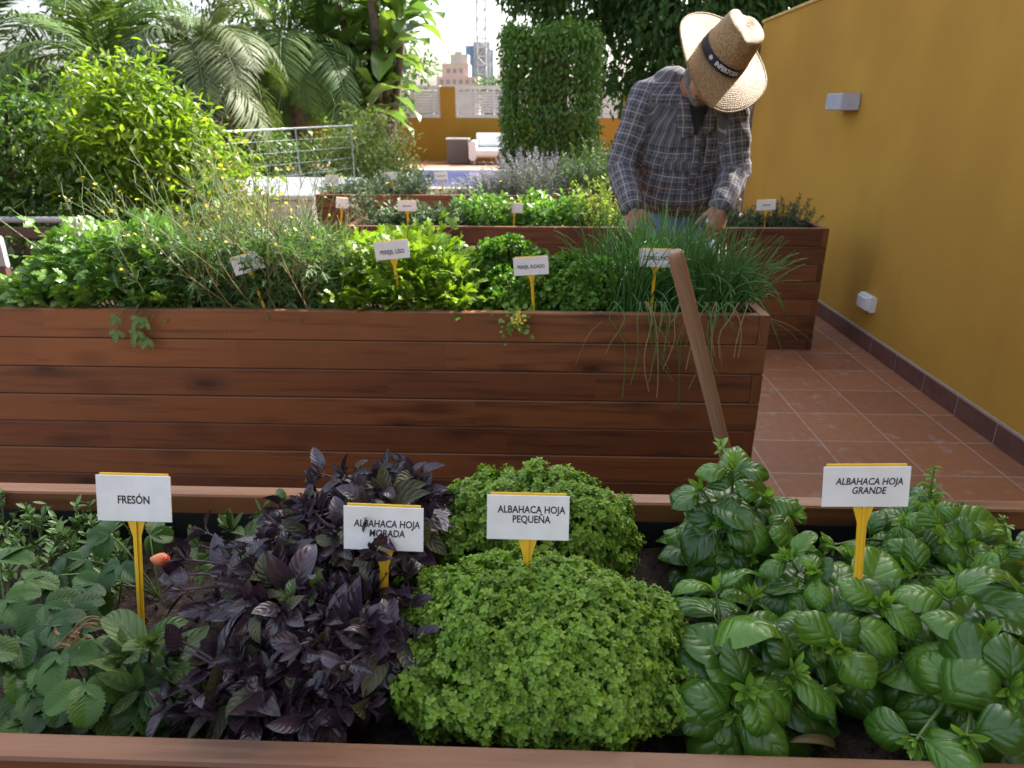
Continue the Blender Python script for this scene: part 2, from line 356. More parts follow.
# ------------------------------------------------------------------ planter beds
TH = .033; HB = .705; NP = 7
def planter(x0, x1, y0, y1, label, seed, soil=.62, hb=HB):
    r = rng(seed); ph = hb / NP
    root = empty('planter_bed', ((x0 + x1) / 2, (y0 + y1) / 2, 0), label, 'planter', 'timber planter beds')
    ox, oy = (x0 + x1) / 2, (y0 + y1) / 2
    def B(b, lo, hi, axis):
        j = r.uniform(-.0012, .0012, 3)
        b.box((lo[0] - ox + (j[0] if axis else 0), lo[1] - oy + (j[1] if axis != 1 else 0), lo[2]), (hi[0] - ox + (j[0] if axis else 0), hi[1] - oy + (j[1] if axis != 1 else 0), hi[2]), r=r.random(), ch=.003, axis=axis)
    for nm, ya, yb in (('front_panel', y0, y0 + TH), ('back_panel', y1 - TH, y1)):
        b = MB()
        for k in range(NP):
            ins = TH + .001 if k % 2 == 0 else 0
            B(b, (x0 + ins, ya, k * ph + .0013), (x1 - ins, yb, (k + 1) * ph - .0013), 0)
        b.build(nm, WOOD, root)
    for xa, xb in ((x0, x0 + TH), (x1 - TH, x1)):
        b = MB()
        for k in range(NP):
            ins = 0 if k % 2 == 0 else TH + .001
            B(b, (xa, y0 + ins, k * ph + .0012), (xb, y1 - ins, (k + 1) * ph - .0012), 1)
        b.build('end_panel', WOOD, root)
    b = MB(); e = .004
    for lo, hi in (((x0 + TH + e, y1 - TH - .0045, .05), (x1 - TH - e, y1 - TH - .002, hb - .035)), ((x0 + TH + e, y0 + TH + .002, .05), (x1 - TH - e, y0 + TH + .0045, hb - .035)),
                   ((x0 + TH + .002, y0 + TH + e, .05), (x0 + TH + .0045, y1 - TH - e, hb - .035)), ((x1 - TH - .0045, y0 + TH + e, .05), (x1 - TH - .002, y1 - TH - e, hb - .035))):
        b.box((lo[0] - ox, lo[1] - oy, lo[2]), (hi[0] - ox, hi[1] - oy, hi[2]))
    b.build('liner', LINER, root)
    nx = int((x1 - x0) / .012); ny = int((y1 - y0) / .012)
    X, Y = np.meshgrid(np.linspace(x0 + TH + .005, x1 - TH - .005, nx + 1), np.linspace(y0 + TH + .005, y1 - TH - .005, ny + 1))
    Z = soil + .008 * np.sin(X * 9 + seed) * np.cos(Y * 13) + r.normal(0, .0035, X.shape)
    b = MB(); b.add(np.stack([X - ox, Y - oy, Z], -1).reshape(-1, 3), grid(nx, ny))
    n = 1400; P = np.stack([r.uniform(x0 + .05, x1 - .05, n) - ox, r.uniform(y0 + .05, y1 - .05, n) - oy, np.full(n, soil + .004)], -1)
    T = leaf(2, 2, .7, fold=.6, droop=.6); b.inst(T, P, randdir(r, n), randdir(r, n), r.uniform(.006, .022, n), r.random(n), smooth=False)
    b.build('soil', SOIL, root)
    return root
planter(-1.55, 1.45, .505, 1.056, 'long timber planter in front holding basil and strawberry plants', 11)
planter(-1.97, .735, 2.195, 2.70, 'middle timber planter with parsley and chives, gardener leaning over it', 12)
planter(-1.09, 1.607, 4.03, 4.54, 'third timber planter behind the gardener, its end near the yellow wall', 13)
planter(-1.75, .95, 5.66, 6.17, 'farthest timber planter, planted with lavender and rosemary', 14)

# ------------------------------------------------------------------ lettering and signs
def text_mesh(body, size, name, parent, mat_, loc, rot=(PI / 2, 0, 0), off=.020, sx=.80, ls=.95, bend=None, shear=0.0):
    cu = bpy.data.curves.new(name, 'FONT'); cu.body = body; cu.size = size; cu.align_x = 'CENTER'; cu.align_y = 'CENTER'
    cu.offset = off * size; cu.space_line = ls; cu.resolution_u = 3; cu.shear = shear
    t = bpy.data.objects.new('tmp_text', cu); col.objects.link(t)
    bpy.context.view_layer.update()
    me = bpy.data.meshes.new_from_object(t.evaluated_get(bpy.context.evaluated_depsgraph_get()))
    bpy.data.objects.remove(t); bpy.data.curves.remove(cu)
    me.name = name
    for v in me.vertices: v.co.x *= sx
    if bend: 
        for v in me.vertices: v.co = bend(v.co)
    me.materials.clear(); me.materials.append(mat_)
    o = bpy.data.objects.new(name, me); col.objects.link(o); o.parent = parent; o.location = loc; o.rotation_euler = rot
    return o
def sign(px, py, Y, lines, label, zb=.60, w=.1, h=.058, roll=0, tilt=0, yaw=0, size=.0105, dashes=None, lx=0, lz=0, shear=.0, head=None):
    c = aty(px, py, Y); H = c.z - zb
    root = empty('plant_sign', (c.x, c.y, zb), label, 'plant label', 'white name signs on yellow stakes')
    root.rotation_euler = (R(tilt), R(roll), R(yaw))
    # keep plate centre on its spot
    M = root.rotation_euler.to_matrix(); root.location = c - M @ Vector((0, 0, H))
    b = MB(); b.box((-w / 2, -.0032, H - h / 2), (w / 2, -.0016, H + h / 2), ch=.0006); pl = b.build('plate', WHITE, root)
    b = MB(); hw = w * .46
    b.box((-hw, -.0012, H - h * .45), (hw, .0012, H + h / 2 + .0026), ch=.0008)
    # stake: T-section tapering to a point
    for (dx, dy) in ((1, .18), (.2, .5)):
        zt = H - h * .44; z1 = H - h / 2 - .022
        ws = [(.0125, zt), (.0118, H - h / 2), (.0052, z1), (.0036, .03), (.0005, -.05)]
        V = []; 
        for a, z in ws:
            aa = a * dx if dx == 1 else .0015; bb = .0012 if dx == 1 else min(a, .004)
            V += [(-aa, -bb + .0012, z), (aa, -bb + .0012, z), (aa, bb + .0012, z), (-aa, bb + .0012, z)]
        F = []
        for k in range(len(ws) - 1):
            for q in range(4): F.append((k * 4 + q, k * 4 + (q + 1) % 4, k * 4 + 4 + (q + 1) % 4, k * 4 + 4 + q))
        b.add(V, F, smooth=False)
    b.build('stake', YPLASTIC, root)
    if lines: text_mesh('\n'.join(lines), size, 'lettering', pl, BLACK, (lx, -.0036, H + lz), shear=shear)
    if dashes:
        b = MB()
        for x0, x1, z in dashes:
            x = x0; rr = rng(int(px))
            while x < x1:
                d = rr.uniform(.003, .006); b.box((x, -.0036, H + z - .003), (x + d, -.0033, H + z + .003)); x += d + .0015
        b.build('lettering', BLACK, pl)
    return root
sign(135, 498, .80, ['FRESÓN'], 'white sign on yellow stake reading FRESÓN among the strawberry leaves', w=.099, h=.062, size=.0150, roll=.5, tilt=-14, lz=-.002)
sign(384, 528, .722, ['ALBAHACA HOJA', 'MORADA'], 'white sign reading ALBAHACA HOJA MORADA in the purple basil', w=.095, h=.054, size=.0124, roll=1.2, tilt=-12, lx=.004, lz=.0, shear=.1)
sign(528, 517, .745, ['ALBAHACA HOJA', 'PEQUEÑA'], 'white sign reading ALBAHACA HOJA PEQUEÑA between the two fine-leaved mounds', w=.099, h=.056, size=.0128, roll=.3, tilt=-12, lz=.004, lx=.004)
sign(865, 486, .735, ['ALBAHACA HOJA', 'GRANDE'], 'white sign reading ALBAHACA HOJA GRANDE above the large-leaved basil', w=.095, h=.049, size=.0116, roll=-3, yaw=-3, tilt=-8, lz=.001, lx=.003, shear=.15)
SB = .60
sign(248, 263, 2.262, None, 'white sign tilted askew among the rocket stems, stake leaning', w=.098, h=.058, roll=-12, yaw=25, tilt=-8, dashes=((-.03, .012, .006), (-.035, .005, -.014)))
sign(392, 250, 2.262, ['PEREJIL LISO'], 'white sign reading PEREJIL LISO in the bright flat-leaved parsley', w=.112, h=.058, size=.0185, roll=-6, lz=-.006)
sign(531, 266, 2.255, ['PEREJIL RIZADO'], 'white sign reading PEREJIL RIZADO in the dark curly parsley', w=.112, h=.058, size=.0155, roll=-4, lz=-.002)
sign(656, 258, 2.29, ['CEBOLLINO'], 'white sign reading CEBOLLINO half hidden by chive blades', w=.110, h=.058, size=.019, roll=1)
sign(342, 203, 4.12, None, 'blank-looking white sign turned aside next to upright rosemary', w=.075, h=.058, yaw=40, roll=8, dashes=None)
sign(407, 206, 4.12, None, 'white sign upright over low grey sage behind the parsley', w=.108, h=.058, dashes=((-.024, .022, .0),))
sign(514, 208, 4.15, None, 'white sign sunk between the two mint clumps', w=.10, h=.055, dashes=None)
sign(766, 205, 4.2, None, 'white sign amid the dark thyme by the yellow wall', w=.108, h=.058, roll=-3, dashes=((-.02, .022, .0),))
sign(332, 179, 5.8, None, 'small white sign at the left end of the farthest planter', w=.105, h=.058)
sign(391, 176, 5.85, None, 'small white sign standing in the grey-green rosemary of the farthest planter', w=.105, h=.058, roll=-4)
sign(441, 176, 5.85, None, 'small white sign over the pale curry plant by the pool', w=.105, h=.058, roll=-3, dashes=((-.03, .03, .0),))
sign(486, 178, 5.9, None, 'small white sign beside the lavender by the pool', w=.11, h=.058, roll=-2)

# ------------------------------------------------------------------ plants of the front bed
ovate = lambda t: np.clip(t, 0, 1) ** .62 * np.clip(1 - t, 0, 1) ** .62 * 1.9
round_ = lambda t: np.clip(t, 0, 1) ** .5 * np.clip(1 - t, 0, 1) ** .5 * 2
lance = lambda t: np.clip(t, 0, 1) ** .7 * np.clip(1 - t, 0, 1) ** 1.0 * 2.6
BIG = [leaf(10, 16, 1.02, ovate, f, d, q, nq_, cup=c, wav=wv_) for f, d, q, c, nq_, wv_ in ((.40, 1.5, .013, .85, 4.5, .01), (.2, 1.1, .010, .9, 3.6, .02), (.55, 1.9, .012, .75, 5.2, .015), (.35, .8, .010, .7, 4.1, .025), (.3, 1.7, .014, .85, 4.8, .01), (.6, 1.2, .011, .5, 3.9, .03))]
TIPL = [leaf(4, 5, .5, ovate, .6, -.5, 0), leaf(4, 5, .55, ovate, .5, .3, 0)]
M_BASIL = leafmat('large_basil_leaf', (.024, .078, .009), (.108, .232, .024), (.12, .24, .06), .10, .28, .15, .36, 4.5, .55)
M_BASILTIP = leafmat('basil_tip_leaf', (.12, .26, .03), (.25, .40, .06), (.22, .36, .08), .3, .4, .3)
M_STEM = plain('green_stem', (.10, .17, .045), .5, .2, 30)

def basil(name, label, base, stems, L, seed, mleaf, mtip, mstem, tl=BIG, tipn=8, tipscale=.28, nodes=4, wide=1.0, tipmat=1, spikes=(), elev=(.1, .75), group=None, tmin=.25, alt=None, topc=.5, nj=.15):
    r = rng(seed); base = np.asarray(base, float)
    root = empty(name, base, label, 'plant', group)
    bl, bt, bs = MB(), MB(), MB()
    for (tip, ls) in stems:
        tip = np.asarray(tip, float) - base
        b0 = r.normal(0, .008, 3) * (1, 1, 0)
        c = curve(b0, tip, (-tip[0] * .12, -tip[1] * .12, .15 * np.linalg.norm(tip[:2])), 9)
        bs.tube(c, np.linspace(.0032, .0016, 9) * (L / .09) ** .5, 5, .3)
        az = r.uniform(0, PI)
        for k, t in enumerate(np.linspace(tmin, .97, nodes)):
            P = np.array([np.interp(t, np.linspace(0, 1, 9), c[:, i]) for i in range(3)])
            axis = nrm(c[min(8, int(t * 8) + 1)] - c[max(0, int(t * 8) - 1)])
            a = az + k * PI / 2 + r.normal(0, .2)
            e = elev[0] + (elev[1] - elev[0]) * t ** 1.5 + r.normal(0, .12)
            sz = L * ls * (1.08 - topc * t ** 3) * r.uniform(.85, 1.12)
            u = nrm(np.cross(axis, (.3, .9, .2))); w = np.cross(axis, u)
            for q in (0, PI):
                h = math.cos(a + q) * u + math.sin(a + q) * w
                d = nrm(h * math.cos(e) + axis * math.sin(e) * .8 + np.array([0, 0, .06]))
                n = nrm(axis + np.array([0, 0, .6]) + r.normal(0, nj, 3))
                st = P + d * sz * .16
                bs.tube([P, st], .0012, 4, .3, cap=False)
                bl.inst(tl[r.integers(len(tl))], [st], [d], [n], [[sz * wide * r.uniform(.9, 1.1), sz, sz]], [r.random()], m=2 if (alt is not None and r.random() < .19) else 0)
        n = tipn; a = r.uniform(0, 2 * PI, n); e = r.uniform(.15, 1.2, n)
        axis = nrm(c[-1] - c[-2]); u = nrm(np.cross(axis, (.3, .9, .2))); w = np.cross(axis, u)
        d = np.cos(e)[:, None] * (np.cos(a)[:, None] * u + np.sin(a)[:, None] * w) + np.sin(e)[:, None] * axis
        bl.inst(TIPL[0], np.repeat(c[-1:], n, 0), d, axis + randdir(r, n) * .2, L * tipscale * r.uniform(.6, 1.2, n), r.random(n), m=1)
    for (p0, hgt, lean) in spikes:
        p0 = np.asarray(p0, float) - base; p1 = p0 + np.array([lean[0], lean[1], hgt])
        c = curve(p0, p1, (0, 0, 0), 8); bt.tube(c, np.linspace(.0022, .001, 8), 5, .6, m=2)
        n = int(hgt / .0016); t = np.sort(r.uniform(.0, 1, n)); P = p0 + (p1 - p0) * t[:, None]
        a = r.uniform(0, 2 * PI, n); e = r.uniform(-.1, .8, n)
        d = np.stack([np.cos(a) * np.cos(e), np.sin(a) * np.cos(e), np.sin(e)], -1)
        bt.inst(TIPL[1], P, d, (0, 0, 1), .017 * (1.25 - .7 * t) * r.uniform(.6, 1.2, n), r.random(n))
    bl.build('foliage', [mleaf, mtip] + ([alt] if alt else []), root)
    bs.build('stems', mstem, root)
    if bt.n: bt.build('flower_spike', [mtip, mtip, mstem], root)
    return root

def extra(seed, n, x0, x1, y0, y1, z0, z1):
    r = rng(seed); return [(r.uniform(x0, x1), r.uniform(y0, y1), r.uniform(z0, z1), r.uniform(.75, 1.05)) for _ in range(n)]
def px_tips(lst, dz=0):
    """[(px,py,z,scale)]: tips found where they show in the photograph at height z"""
    return [(atz(px, py, z + dz), s) for px, py, z, s in lst]
GB = None
basil('basil_plant', 'tall broad-leaved basil before the leaning wooden handle', (.30, .94, .62),
      px_tips([(733, 470, .835, .85), (765, 498, .80, .8), (702, 490, .80, .85), (742, 505, .775, .75), (790, 515, .765, .8)] + extra(1, 7, 690, 800, 500, 560, 0.7, 0.77)), .096, 21, M_BASIL, M_BASILTIP, M_STEM,
      spikes=[(atz(722, 452, .85), .018, (-.004, 0))], nodes=5)
basil('basil_plant', 'glossy broad-leaved basil in front, beside the larger fine-leaved mound', (.235, .665, .62),
      px_tips([(716, 592, .765, 1.0), (748, 690, .725, .95), (792, 672, .73, .9), (700, 640, .715, .8), (752, 600, .735, .8)] + extra(2, 7, 690, 830, 620, 720, 0.67, 0.72)), .098, 22, M_BASIL, M_BASILTIP, M_STEM, tipn=15, tipscale=.24)
basil('basil_plant', 'broad-leaved basil under the GRANDE sign, leaves layered in the middle', (.395, .77, .62),
      px_tips([(840, 648, .765, .95), (880, 605, .765, .9), (815, 575, .78, .8), (790, 560, .77, .75), (853, 560, .755, .75)] + extra(3, 8, 790, 900, 560, 690, 0.69, 0.75)), .092, 23, M_BASIL, M_BASILTIP, M_STEM, tipn=15, tipscale=.24)
basil('basil_plant', 'broad-leaved basil at the rear rim with an upright flower spike', (.60, .95, .62),
      px_tips([(928, 512, .80, .85), (945, 535, .78, .85), (905, 520, .775, .8), (968, 545, .765, .8), (835, 545, .735, .7)] + extra(4, 6, 880, 975, 530, 580, 0.69, 0.75)), .086, 24, M_BASIL, M_BASILTIP, M_STEM,
      spikes=[(atz(929, 500, .80), .052, (-.003, .0))], nodes=4)
basil('basil_plant', 'broad-leaved basil cut off by the right edge of the photo', (.515, .685, .62),
      px_tips([(985, 640, .765, 1.0), (950, 600, .77, .95), (1010, 690, .75, 1.0), (960, 700, .71, .9), (1030, 600, .77, .9)] + extra(5, 8, 910, 1040, 600, 740, 0.67, 0.73)), .100, 25, M_BASIL, M_BASILTIP, M_STEM, tipn=15, tipscale=.24)
basil('basil_plant', 'broad-leaved basil with a slim bare flower stalk at the far right', (.66, .81, .62),
      px_tips([(1000, 560, .765, .85), (965, 578, .76, .85), (1035, 560, .77, .85), (915, 575, .755, .75)] + extra(6, 6, 900, 1040, 545, 620, 0.69, 0.745)), .086, 26, M_BASIL, M_BASILTIP, M_STEM,
      spikes=[(atz(1008, 548, .775), .045, (-.016, .0))])

# purple basil
point = lambda t: np.clip(t, 0, 1) ** .62 * np.clip(1 - t, 0, 1) ** .95 * 2.25
PUR = [leaf(6, 8, .72, point, f, d, .0025, 4, cup=c, twist=tw) for f, d, c, tw in ((.55, .7, .1, .3), (.4, .2, .2, -.3), (.7, 1.1, .1, .2), (.5, 1.5, .2, -.2), (.8, .5, .0, .5))]
M_PUR = leafmat('purple_basil_leaf', (.017, .009, .016), (.062, .039, .057), (.11, .085, .105), .08, .25, .08, .2, 5, .6, (1.1, .8, 1.0))
M_PURO = leafmat('greyed_old_basil_leaf', (.055, .062, .035), (.11, .115, .062), (.14, .13, .10), .2, .45, .1, .5, 5, .4, (1.1, 1, .8))
M_PURG = leafmat('green_tinged_basil_leaf', (.045, .09, .028), (.12, .19, .05), (.18, .24, .09), .3, .38, .2, .5, 5, .5)
M_PSTEM = plain('purple_stem', (.06, .03, .05), .5, .2, 30)
M_PTIP = leafmat('purple_tip_leaf', (.03, .018, .035), (.085, .06, .075), None, rough=.5, tr=.1)
def tipset(r, n, x0, x1, y0, y1, zf):
    out = []
    for _ in range(n):
        px = r.uniform(x0, x1); py = r.uniform(y0, y1); z = zf(px, py) + r.uniform(-.012, .012); out.append((px, py, z, r.uniform(.8, 1.2)))
    return px_tips(out)
r = rng(31)
basil('purple_basil_plant', 'dark purple basil, tallest plant standing at the back rim', (-.185, .97, .62),
      tipset(r, 34, 270, 425, 470, 560, lambda x, y: .852 - abs(x - 365) * .0006 - (y - 470) * .0004), .058, 32, M_PUR, M_PTIP, M_PSTEM, PUR, 6, .4, 5, alt=M_PURO, nj=.5, elev=(0, .9), tmin=.15)
basil('purple_basil_plant', 'dark purple basil filling the bed left of the MORADA sign', (-.31, .80, .62),
      tipset(r, 40, 175, 335, 525, 615, lambda x, y: .785 - abs(x - 270) * .0003), .056, 33, M_PUR, M_PTIP, M_PSTEM, PUR, 6, .4, 5, alt=M_PURO, nj=.5, elev=(0, .9), tmin=.12)
basil('purple_basil_plant', 'dark purple basil spreading beside the fine-leaved mound', (-.15, .70, .62),
      tipset(r, 34, 290, 410, 575, 670, lambda x, y: .775 - abs(x - 350) * .0003), .056, 34, M_PUR, M_PTIP, M_PSTEM, PUR, 6, .4, 5, alt=M_PURO, nj=.5, elev=(0, .9), tmin=.1)
basil('purple_basil_plant', 'dark purple basil hanging over the front rim of the bed', (-.29, .62, .62),
      tipset(r, 40, 165, 370, 630, 725, lambda x, y: .725 - (y - 640) * .0005), .058, 35, M_PUR, M_PTIP, M_PSTEM, PUR, 6, .4, 4, alt=M_PURO, nj=.5, elev=(-.1, .8), tmin=.1)
basil('green_basil_sprig', 'green-leaved sprig pushing up through the purple basil beside the strawberries', (-.46, .66, .62),
      px_tips([(152, 642, .74, 1.1), (128, 655, .71, .9), (165, 665, .70, 1.0), (140, 690, .69, 1.0)]), .072, 36, M_PURG, M_PURG, M_PSTEM, PUR, 5, .5, 3, group=None)
basil('green_basil_sprig', 'green-leaved sprig behind the orange strawberry', (-.42, .87, .62),
      px_tips([(200, 545, .735, 1.0), (232, 530, .75, 1.0), (212, 560, .70, .9)]), .064, 37, M_PURG, M_PURG, M_PSTEM, PUR, 6, .5, 3)
basil('green_basil_sprig', 'small yellow-green sprig in the middle of the purple basil', (-.225, .74, .62),
      px_tips([(290, 600, .785, .95), (322, 590, .785, .8)]), .05, 38, M_PURG, M_PURG, M_PSTEM, PUR, 5, .5, 2, tmin=.7)
basil('green_basil_sprig', 'green-leaved sprig at the rear left of the tallest purple basil', (-.30, .96, .62),
      px_tips([(285, 500, .79, .9), (262, 512, .76, .9)]), .042, 39, M_PURG, M_PURG, M_PSTEM, PUR, 5, .5, 2, tmin=.6)

# fine-leaved basil mounds
FINE = [leaf(2, 3, .8, ovate, .4, d, 0) for d in (.3, .8)]
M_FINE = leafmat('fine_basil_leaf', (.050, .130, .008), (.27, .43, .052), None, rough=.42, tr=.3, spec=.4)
def mound(name, label, c, rad, n, seed, ls=.0066, zfloor=.62):
    r = rng(seed); c = np.asarray(c, float); root = empty(name, (c[0], c[1], zfloor), label, 'plant')
    o = np.array([0, 0, c[2] - zfloor]); rad = np.asarray(rad, float)
    nc = n // 8; d = randdir(r, nc * 2); d = d[d[:, 2] > -.5][:nc]; nc = len(d)
    az_ = np.arctan2(d[:, 1], d[:, 0]); lump = (1 + .055 * np.sin(2 * az_ + seed) + .045 * np.sin(5 * az_ + seed * 2)) * (1 + .08 * np.sin(d[:, 0] * 7 + seed) * np.cos(d[:, 1] * 6 + 1)) + .07 * np.sin(d[:, 2] * 9 + d[:, 0] * 7 + seed) + r.normal(0, .055, nc)
    Cn = o + d * rad * lump[:, None]; ax0 = nrm(d / rad * .1 + np.array([0, 0, .55]) + r.normal(0, .22, d.shape)); big = r.uniform(.6, 1.4, nc); tone = r.normal(0, .12, nc)
    k = np.repeat(np.arange(nc), 8); e = np.tile([1.5, .95, .95, .95, .3, .3, .3, .3], nc) + r.normal(0, .15, nc * 8); a = np.tile(np.arange(8) * 2.1, nc) + np.repeat(r.uniform(0, 6.28, nc), 8)
    u = nrm(np.cross(ax0, np.array([.3, .9, .2])))[k]; w = np.cross(ax0[k], u)
    axis = np.cos(e)[:, None] * (np.cos(a)[:, None] * u + np.sin(a)[:, None] * w) + np.sin(e)[:, None] * ax0[k]
    P = Cn[k] + axis * (.0128 * big[k])[:, None] + ax0[k] * (.006 * np.sin(e))[:, None]; axis = nrm(axis + ax0[k] * .35); N_ = len(P)
    b = MB()
    for ring, (cnt, el, sc_) in enumerate(((4, .1, 1.15), (4, .75, .85))):
        for q in range(cnt):
            aa = q * 2 * PI / cnt + a * 3 + ring * .8; u2 = nrm(np.cross(axis, np.array([.3, .9, .2]))); w2 = np.cross(axis, u2); ee = el + r.normal(0, .2, N_)
            dd = np.cos(ee)[:, None] * (np.cos(aa)[:, None] * u2 + np.sin(aa)[:, None] * w2) + np.sin(ee)[:, None] * axis
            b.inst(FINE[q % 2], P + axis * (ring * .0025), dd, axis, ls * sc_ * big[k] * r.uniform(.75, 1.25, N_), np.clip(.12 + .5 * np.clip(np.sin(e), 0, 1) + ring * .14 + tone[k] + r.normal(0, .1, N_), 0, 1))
    b.build('foliage', M_FINE, root)
    s = MB()
    for k in range(0, len(P), max(1, len(P) // 160)): s.tube(curve((r.normal(0, .01), r.normal(0, .01), 0), P[k], (0, 0, .01), 5), .0012, 4, .2, cap=False)
    s.build('stems', M_STEM, root); return root
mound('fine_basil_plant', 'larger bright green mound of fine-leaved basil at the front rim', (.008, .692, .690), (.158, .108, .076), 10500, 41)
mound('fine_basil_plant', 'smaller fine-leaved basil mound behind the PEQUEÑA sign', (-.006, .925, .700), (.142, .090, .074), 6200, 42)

# strawberries
SUC = leaf(3, 4, .6, ovate, .4, -.3, 0)
M_SUC = leafmat('succulent_leaf', (.075, .16, .03), (.15, .26, .06), None, rough=.35, tr=.15)
ST1 = leaf(8, 28, .92, round_, .55, .6, .0016, 6, cup=.25, serr=.07, nser=11)
TRI = merge([(ST1, (0, 0, 0), (0, 1, 0), (0, 0, 1), 1.0), (ST1, (0, 0, 0), (.9, .35, -.1), (.1, 0, 1), .92), (ST1, (0, 0, 0), (-.9, .35, -.1), (-.1, 0, 1), .92)])
M_STRAW = leafmat('strawberry_leaf', (.015, .054, .010), (.056, .128, .020), (.07, .14, .04), .18, .42, .15, .15, 8, .35)
def strawberry(label, base, lv, seed, fruit=None, dead=None, scale=.043):
    r = rng(seed); base = np.asarray(base, float); root = empty('strawberry_plant', base, label, 'plant', 'strawberry plants')
    bl, bs = MB(), MB()
    for px, py, z in lv:
        P = np.array(atz(px, py, z)) - base; h = nrm(P * (1, 1, 0) + r.normal(0, .02, 3) * (1, 1, 0) + np.array([0, -.02, 0]))
        bs.tube(curve((0, 0, 0), P, (0, 0, .015), 6), .0014, 5, r.random(), cap=False)
        bl.inst(TRI, [P], [h + np.array([0, 0, r.uniform(-.4, .1)])], [(r.normal(0, .4), -.35 + r.normal(0, .35), 1)], [scale * r.uniform(.8, 1.2)], [r.random()])
    bl.build('foliage', M_STRAW, root); bs.build('stalks', M_STEM, root)
    if fruit is not None:
        f = np.array(fruit) - base; b = MB(); n = 9; t = np.linspace(0, 1, n)
        rad = .0105 * np.sin(PI * np.clip(t * .96 + .02, 0, 1)) ** .6 * (1.15 - .55 * t) ; d = nrm(np.array([-.75, -.3, .25]))
        b.tube(f + d * (t[:, None] * .026), rad + .0004, 10, 0)
        m, nt, p, out = mat('ripening_strawberry'); g = G(nt); vo = g.n('ShaderNodeTexVoronoi'); g.set(vo.inputs['Vector'], g.coord('Object')); vo.inputs['Scale'].default_value = 330
        c = g.mix(g.ramp(g.sep(g.n('ShaderNodeUVMap').outputs[0])[0], .004, .02), (.60, .07, .04), (.72, .24, .10)); c = g.mix(g.ramp(vo.outputs['Distance'], .12, .2, 1, 0), c, (.8, .55, .2)); g.set(p.inputs['Base Color'], c); p.inputs['Roughness'].default_value = .3
        fr_ = b.build('fruit', m, root); cx_ = MB(); cx_.inst(leaf(2, 3, .4, lance, .2, .6), np.repeat([f], 7, 0), nrm(np.stack([d * .3 + nrm(np.cross(d, (.2, .3, 1))) * math.cos(q) + np.cross(d, nrm(np.cross(d, (.2, .3, 1)))) * math.sin(q) for q in np.arange(7) * .9])), -d, .011, .6); cx_.build('calyx', M_SUC, fr_)
    if dead is not None:
        f = np.array(dead) - base; b = MB(); rr = rng(seed + 5)
        for k in range(5): b.tube(curve(f + rr.normal(0, .006, 3) + (.03, .01, .02), f + rr.normal(0, .008, 3), (0, 0, .012), 6), .0009, 4, rr.random())
        b.inst(leaf(3, 4, .6, ovate, .8, 1.5, 0), f + rr.normal(0, .006, (16, 3)), randdir(rr, 16), randdir(rr, 16), rr.uniform(.008, .016, 16), rr.random(16))
        b.build('withered_flower', plain('dry_brown_stalk', (.28, .16, .08), .8, .3, 80), root)
strawberry('strawberry plant with the orange berry behind the FRESÓN stake', (-.56, .86, .62), [(85, 560, .70), (110, 535, .725), (120, 565, .705), (60, 575, .70), (100, 590, .68), (150, 535, .70)], 51, fruit=atz(170, 560, .70))
strawberry('strawberry plant with big dark leaves at the left edge', (-.70, .74, .62), [(20, 640, .72), (45, 605, .73), (5, 600, .735), (30, 690, .69), (-25, 650, .74), (70, 610, .72), (0, 560, .73), (40, 665, .70), (10, 700, .68), (60, 635, .70), (-10, 625, .71), (25, 580, .72), (75, 590, .70), (15, 670, .70), (50, 625, .725)], 52, scale=.048)
strawberry('strawberry plant with a withered brown flower stalk at the front rim', (-.56, .68, .62), [(85, 685, .71), (60, 655, .715), (110, 700, .68), (120, 680, .69), (50, 705, .68), (95, 640, .70), (140, 700, .67), (150, 690, .68), (30, 720, .67), (80, 720, .66), (120, 720, .655), (105, 665, .70), (70, 690, .69)], 53, dead=atz(72, 640, .735))
# purslane-like groundcover at the rear left
r = rng(54); root = empty('purslane_plant', (-.78, .90, .62), 'low light green purslane patch at the rear left corner of the front bed', 'plant'); b = MB(); s = MB()
for k in range(85):
    p = np.array([r.uniform(-.17, .19), r.uniform(-.07, .10), 0.]); h = r.uniform(.04, .085); tip = p + (r.normal(0, .02), r.normal(0, .02), h); s.tube(curve(p, tip, (0, 0, 0), 4), .0013, 4, cap=False)
    for q in range(14):
        t = r.uniform(.3, 1); a = r.uniform(0, 6.28); b.inst(SUC, [p + (tip - p) * t], [(math.cos(a), math.sin(a), r.uniform(.1, 1))], [(0, 0, 1)], [r.uniform(.011, .021)], [r.random()])
b.build('foliage', M_SUC, root); s.build('stems', M_STEM, root)
# withered leaf at the rim
r = rng(55); b = MB(); T = leaf(4, 10, .35, ovate, .9, 1.6, .02, 4)
b.inst(T, [(0, 0, 0)], [(1, -.2, .5)], [(0, -.4, 1)], [.06], [.4]); b.inst(T, [(0, .01, .0)], [(-.6, -.2, .6)], [(0, .2, 1)], [.045], [.8])
tag(b.build('withered_leaf', leafmat('withered_leaf', (.10, .12, .04), (.24, .12, .06), None, tr=.1), None, atz(790, 742, .675)), 'curled withered basil leaf on the soil by the front rim', 'leaf')

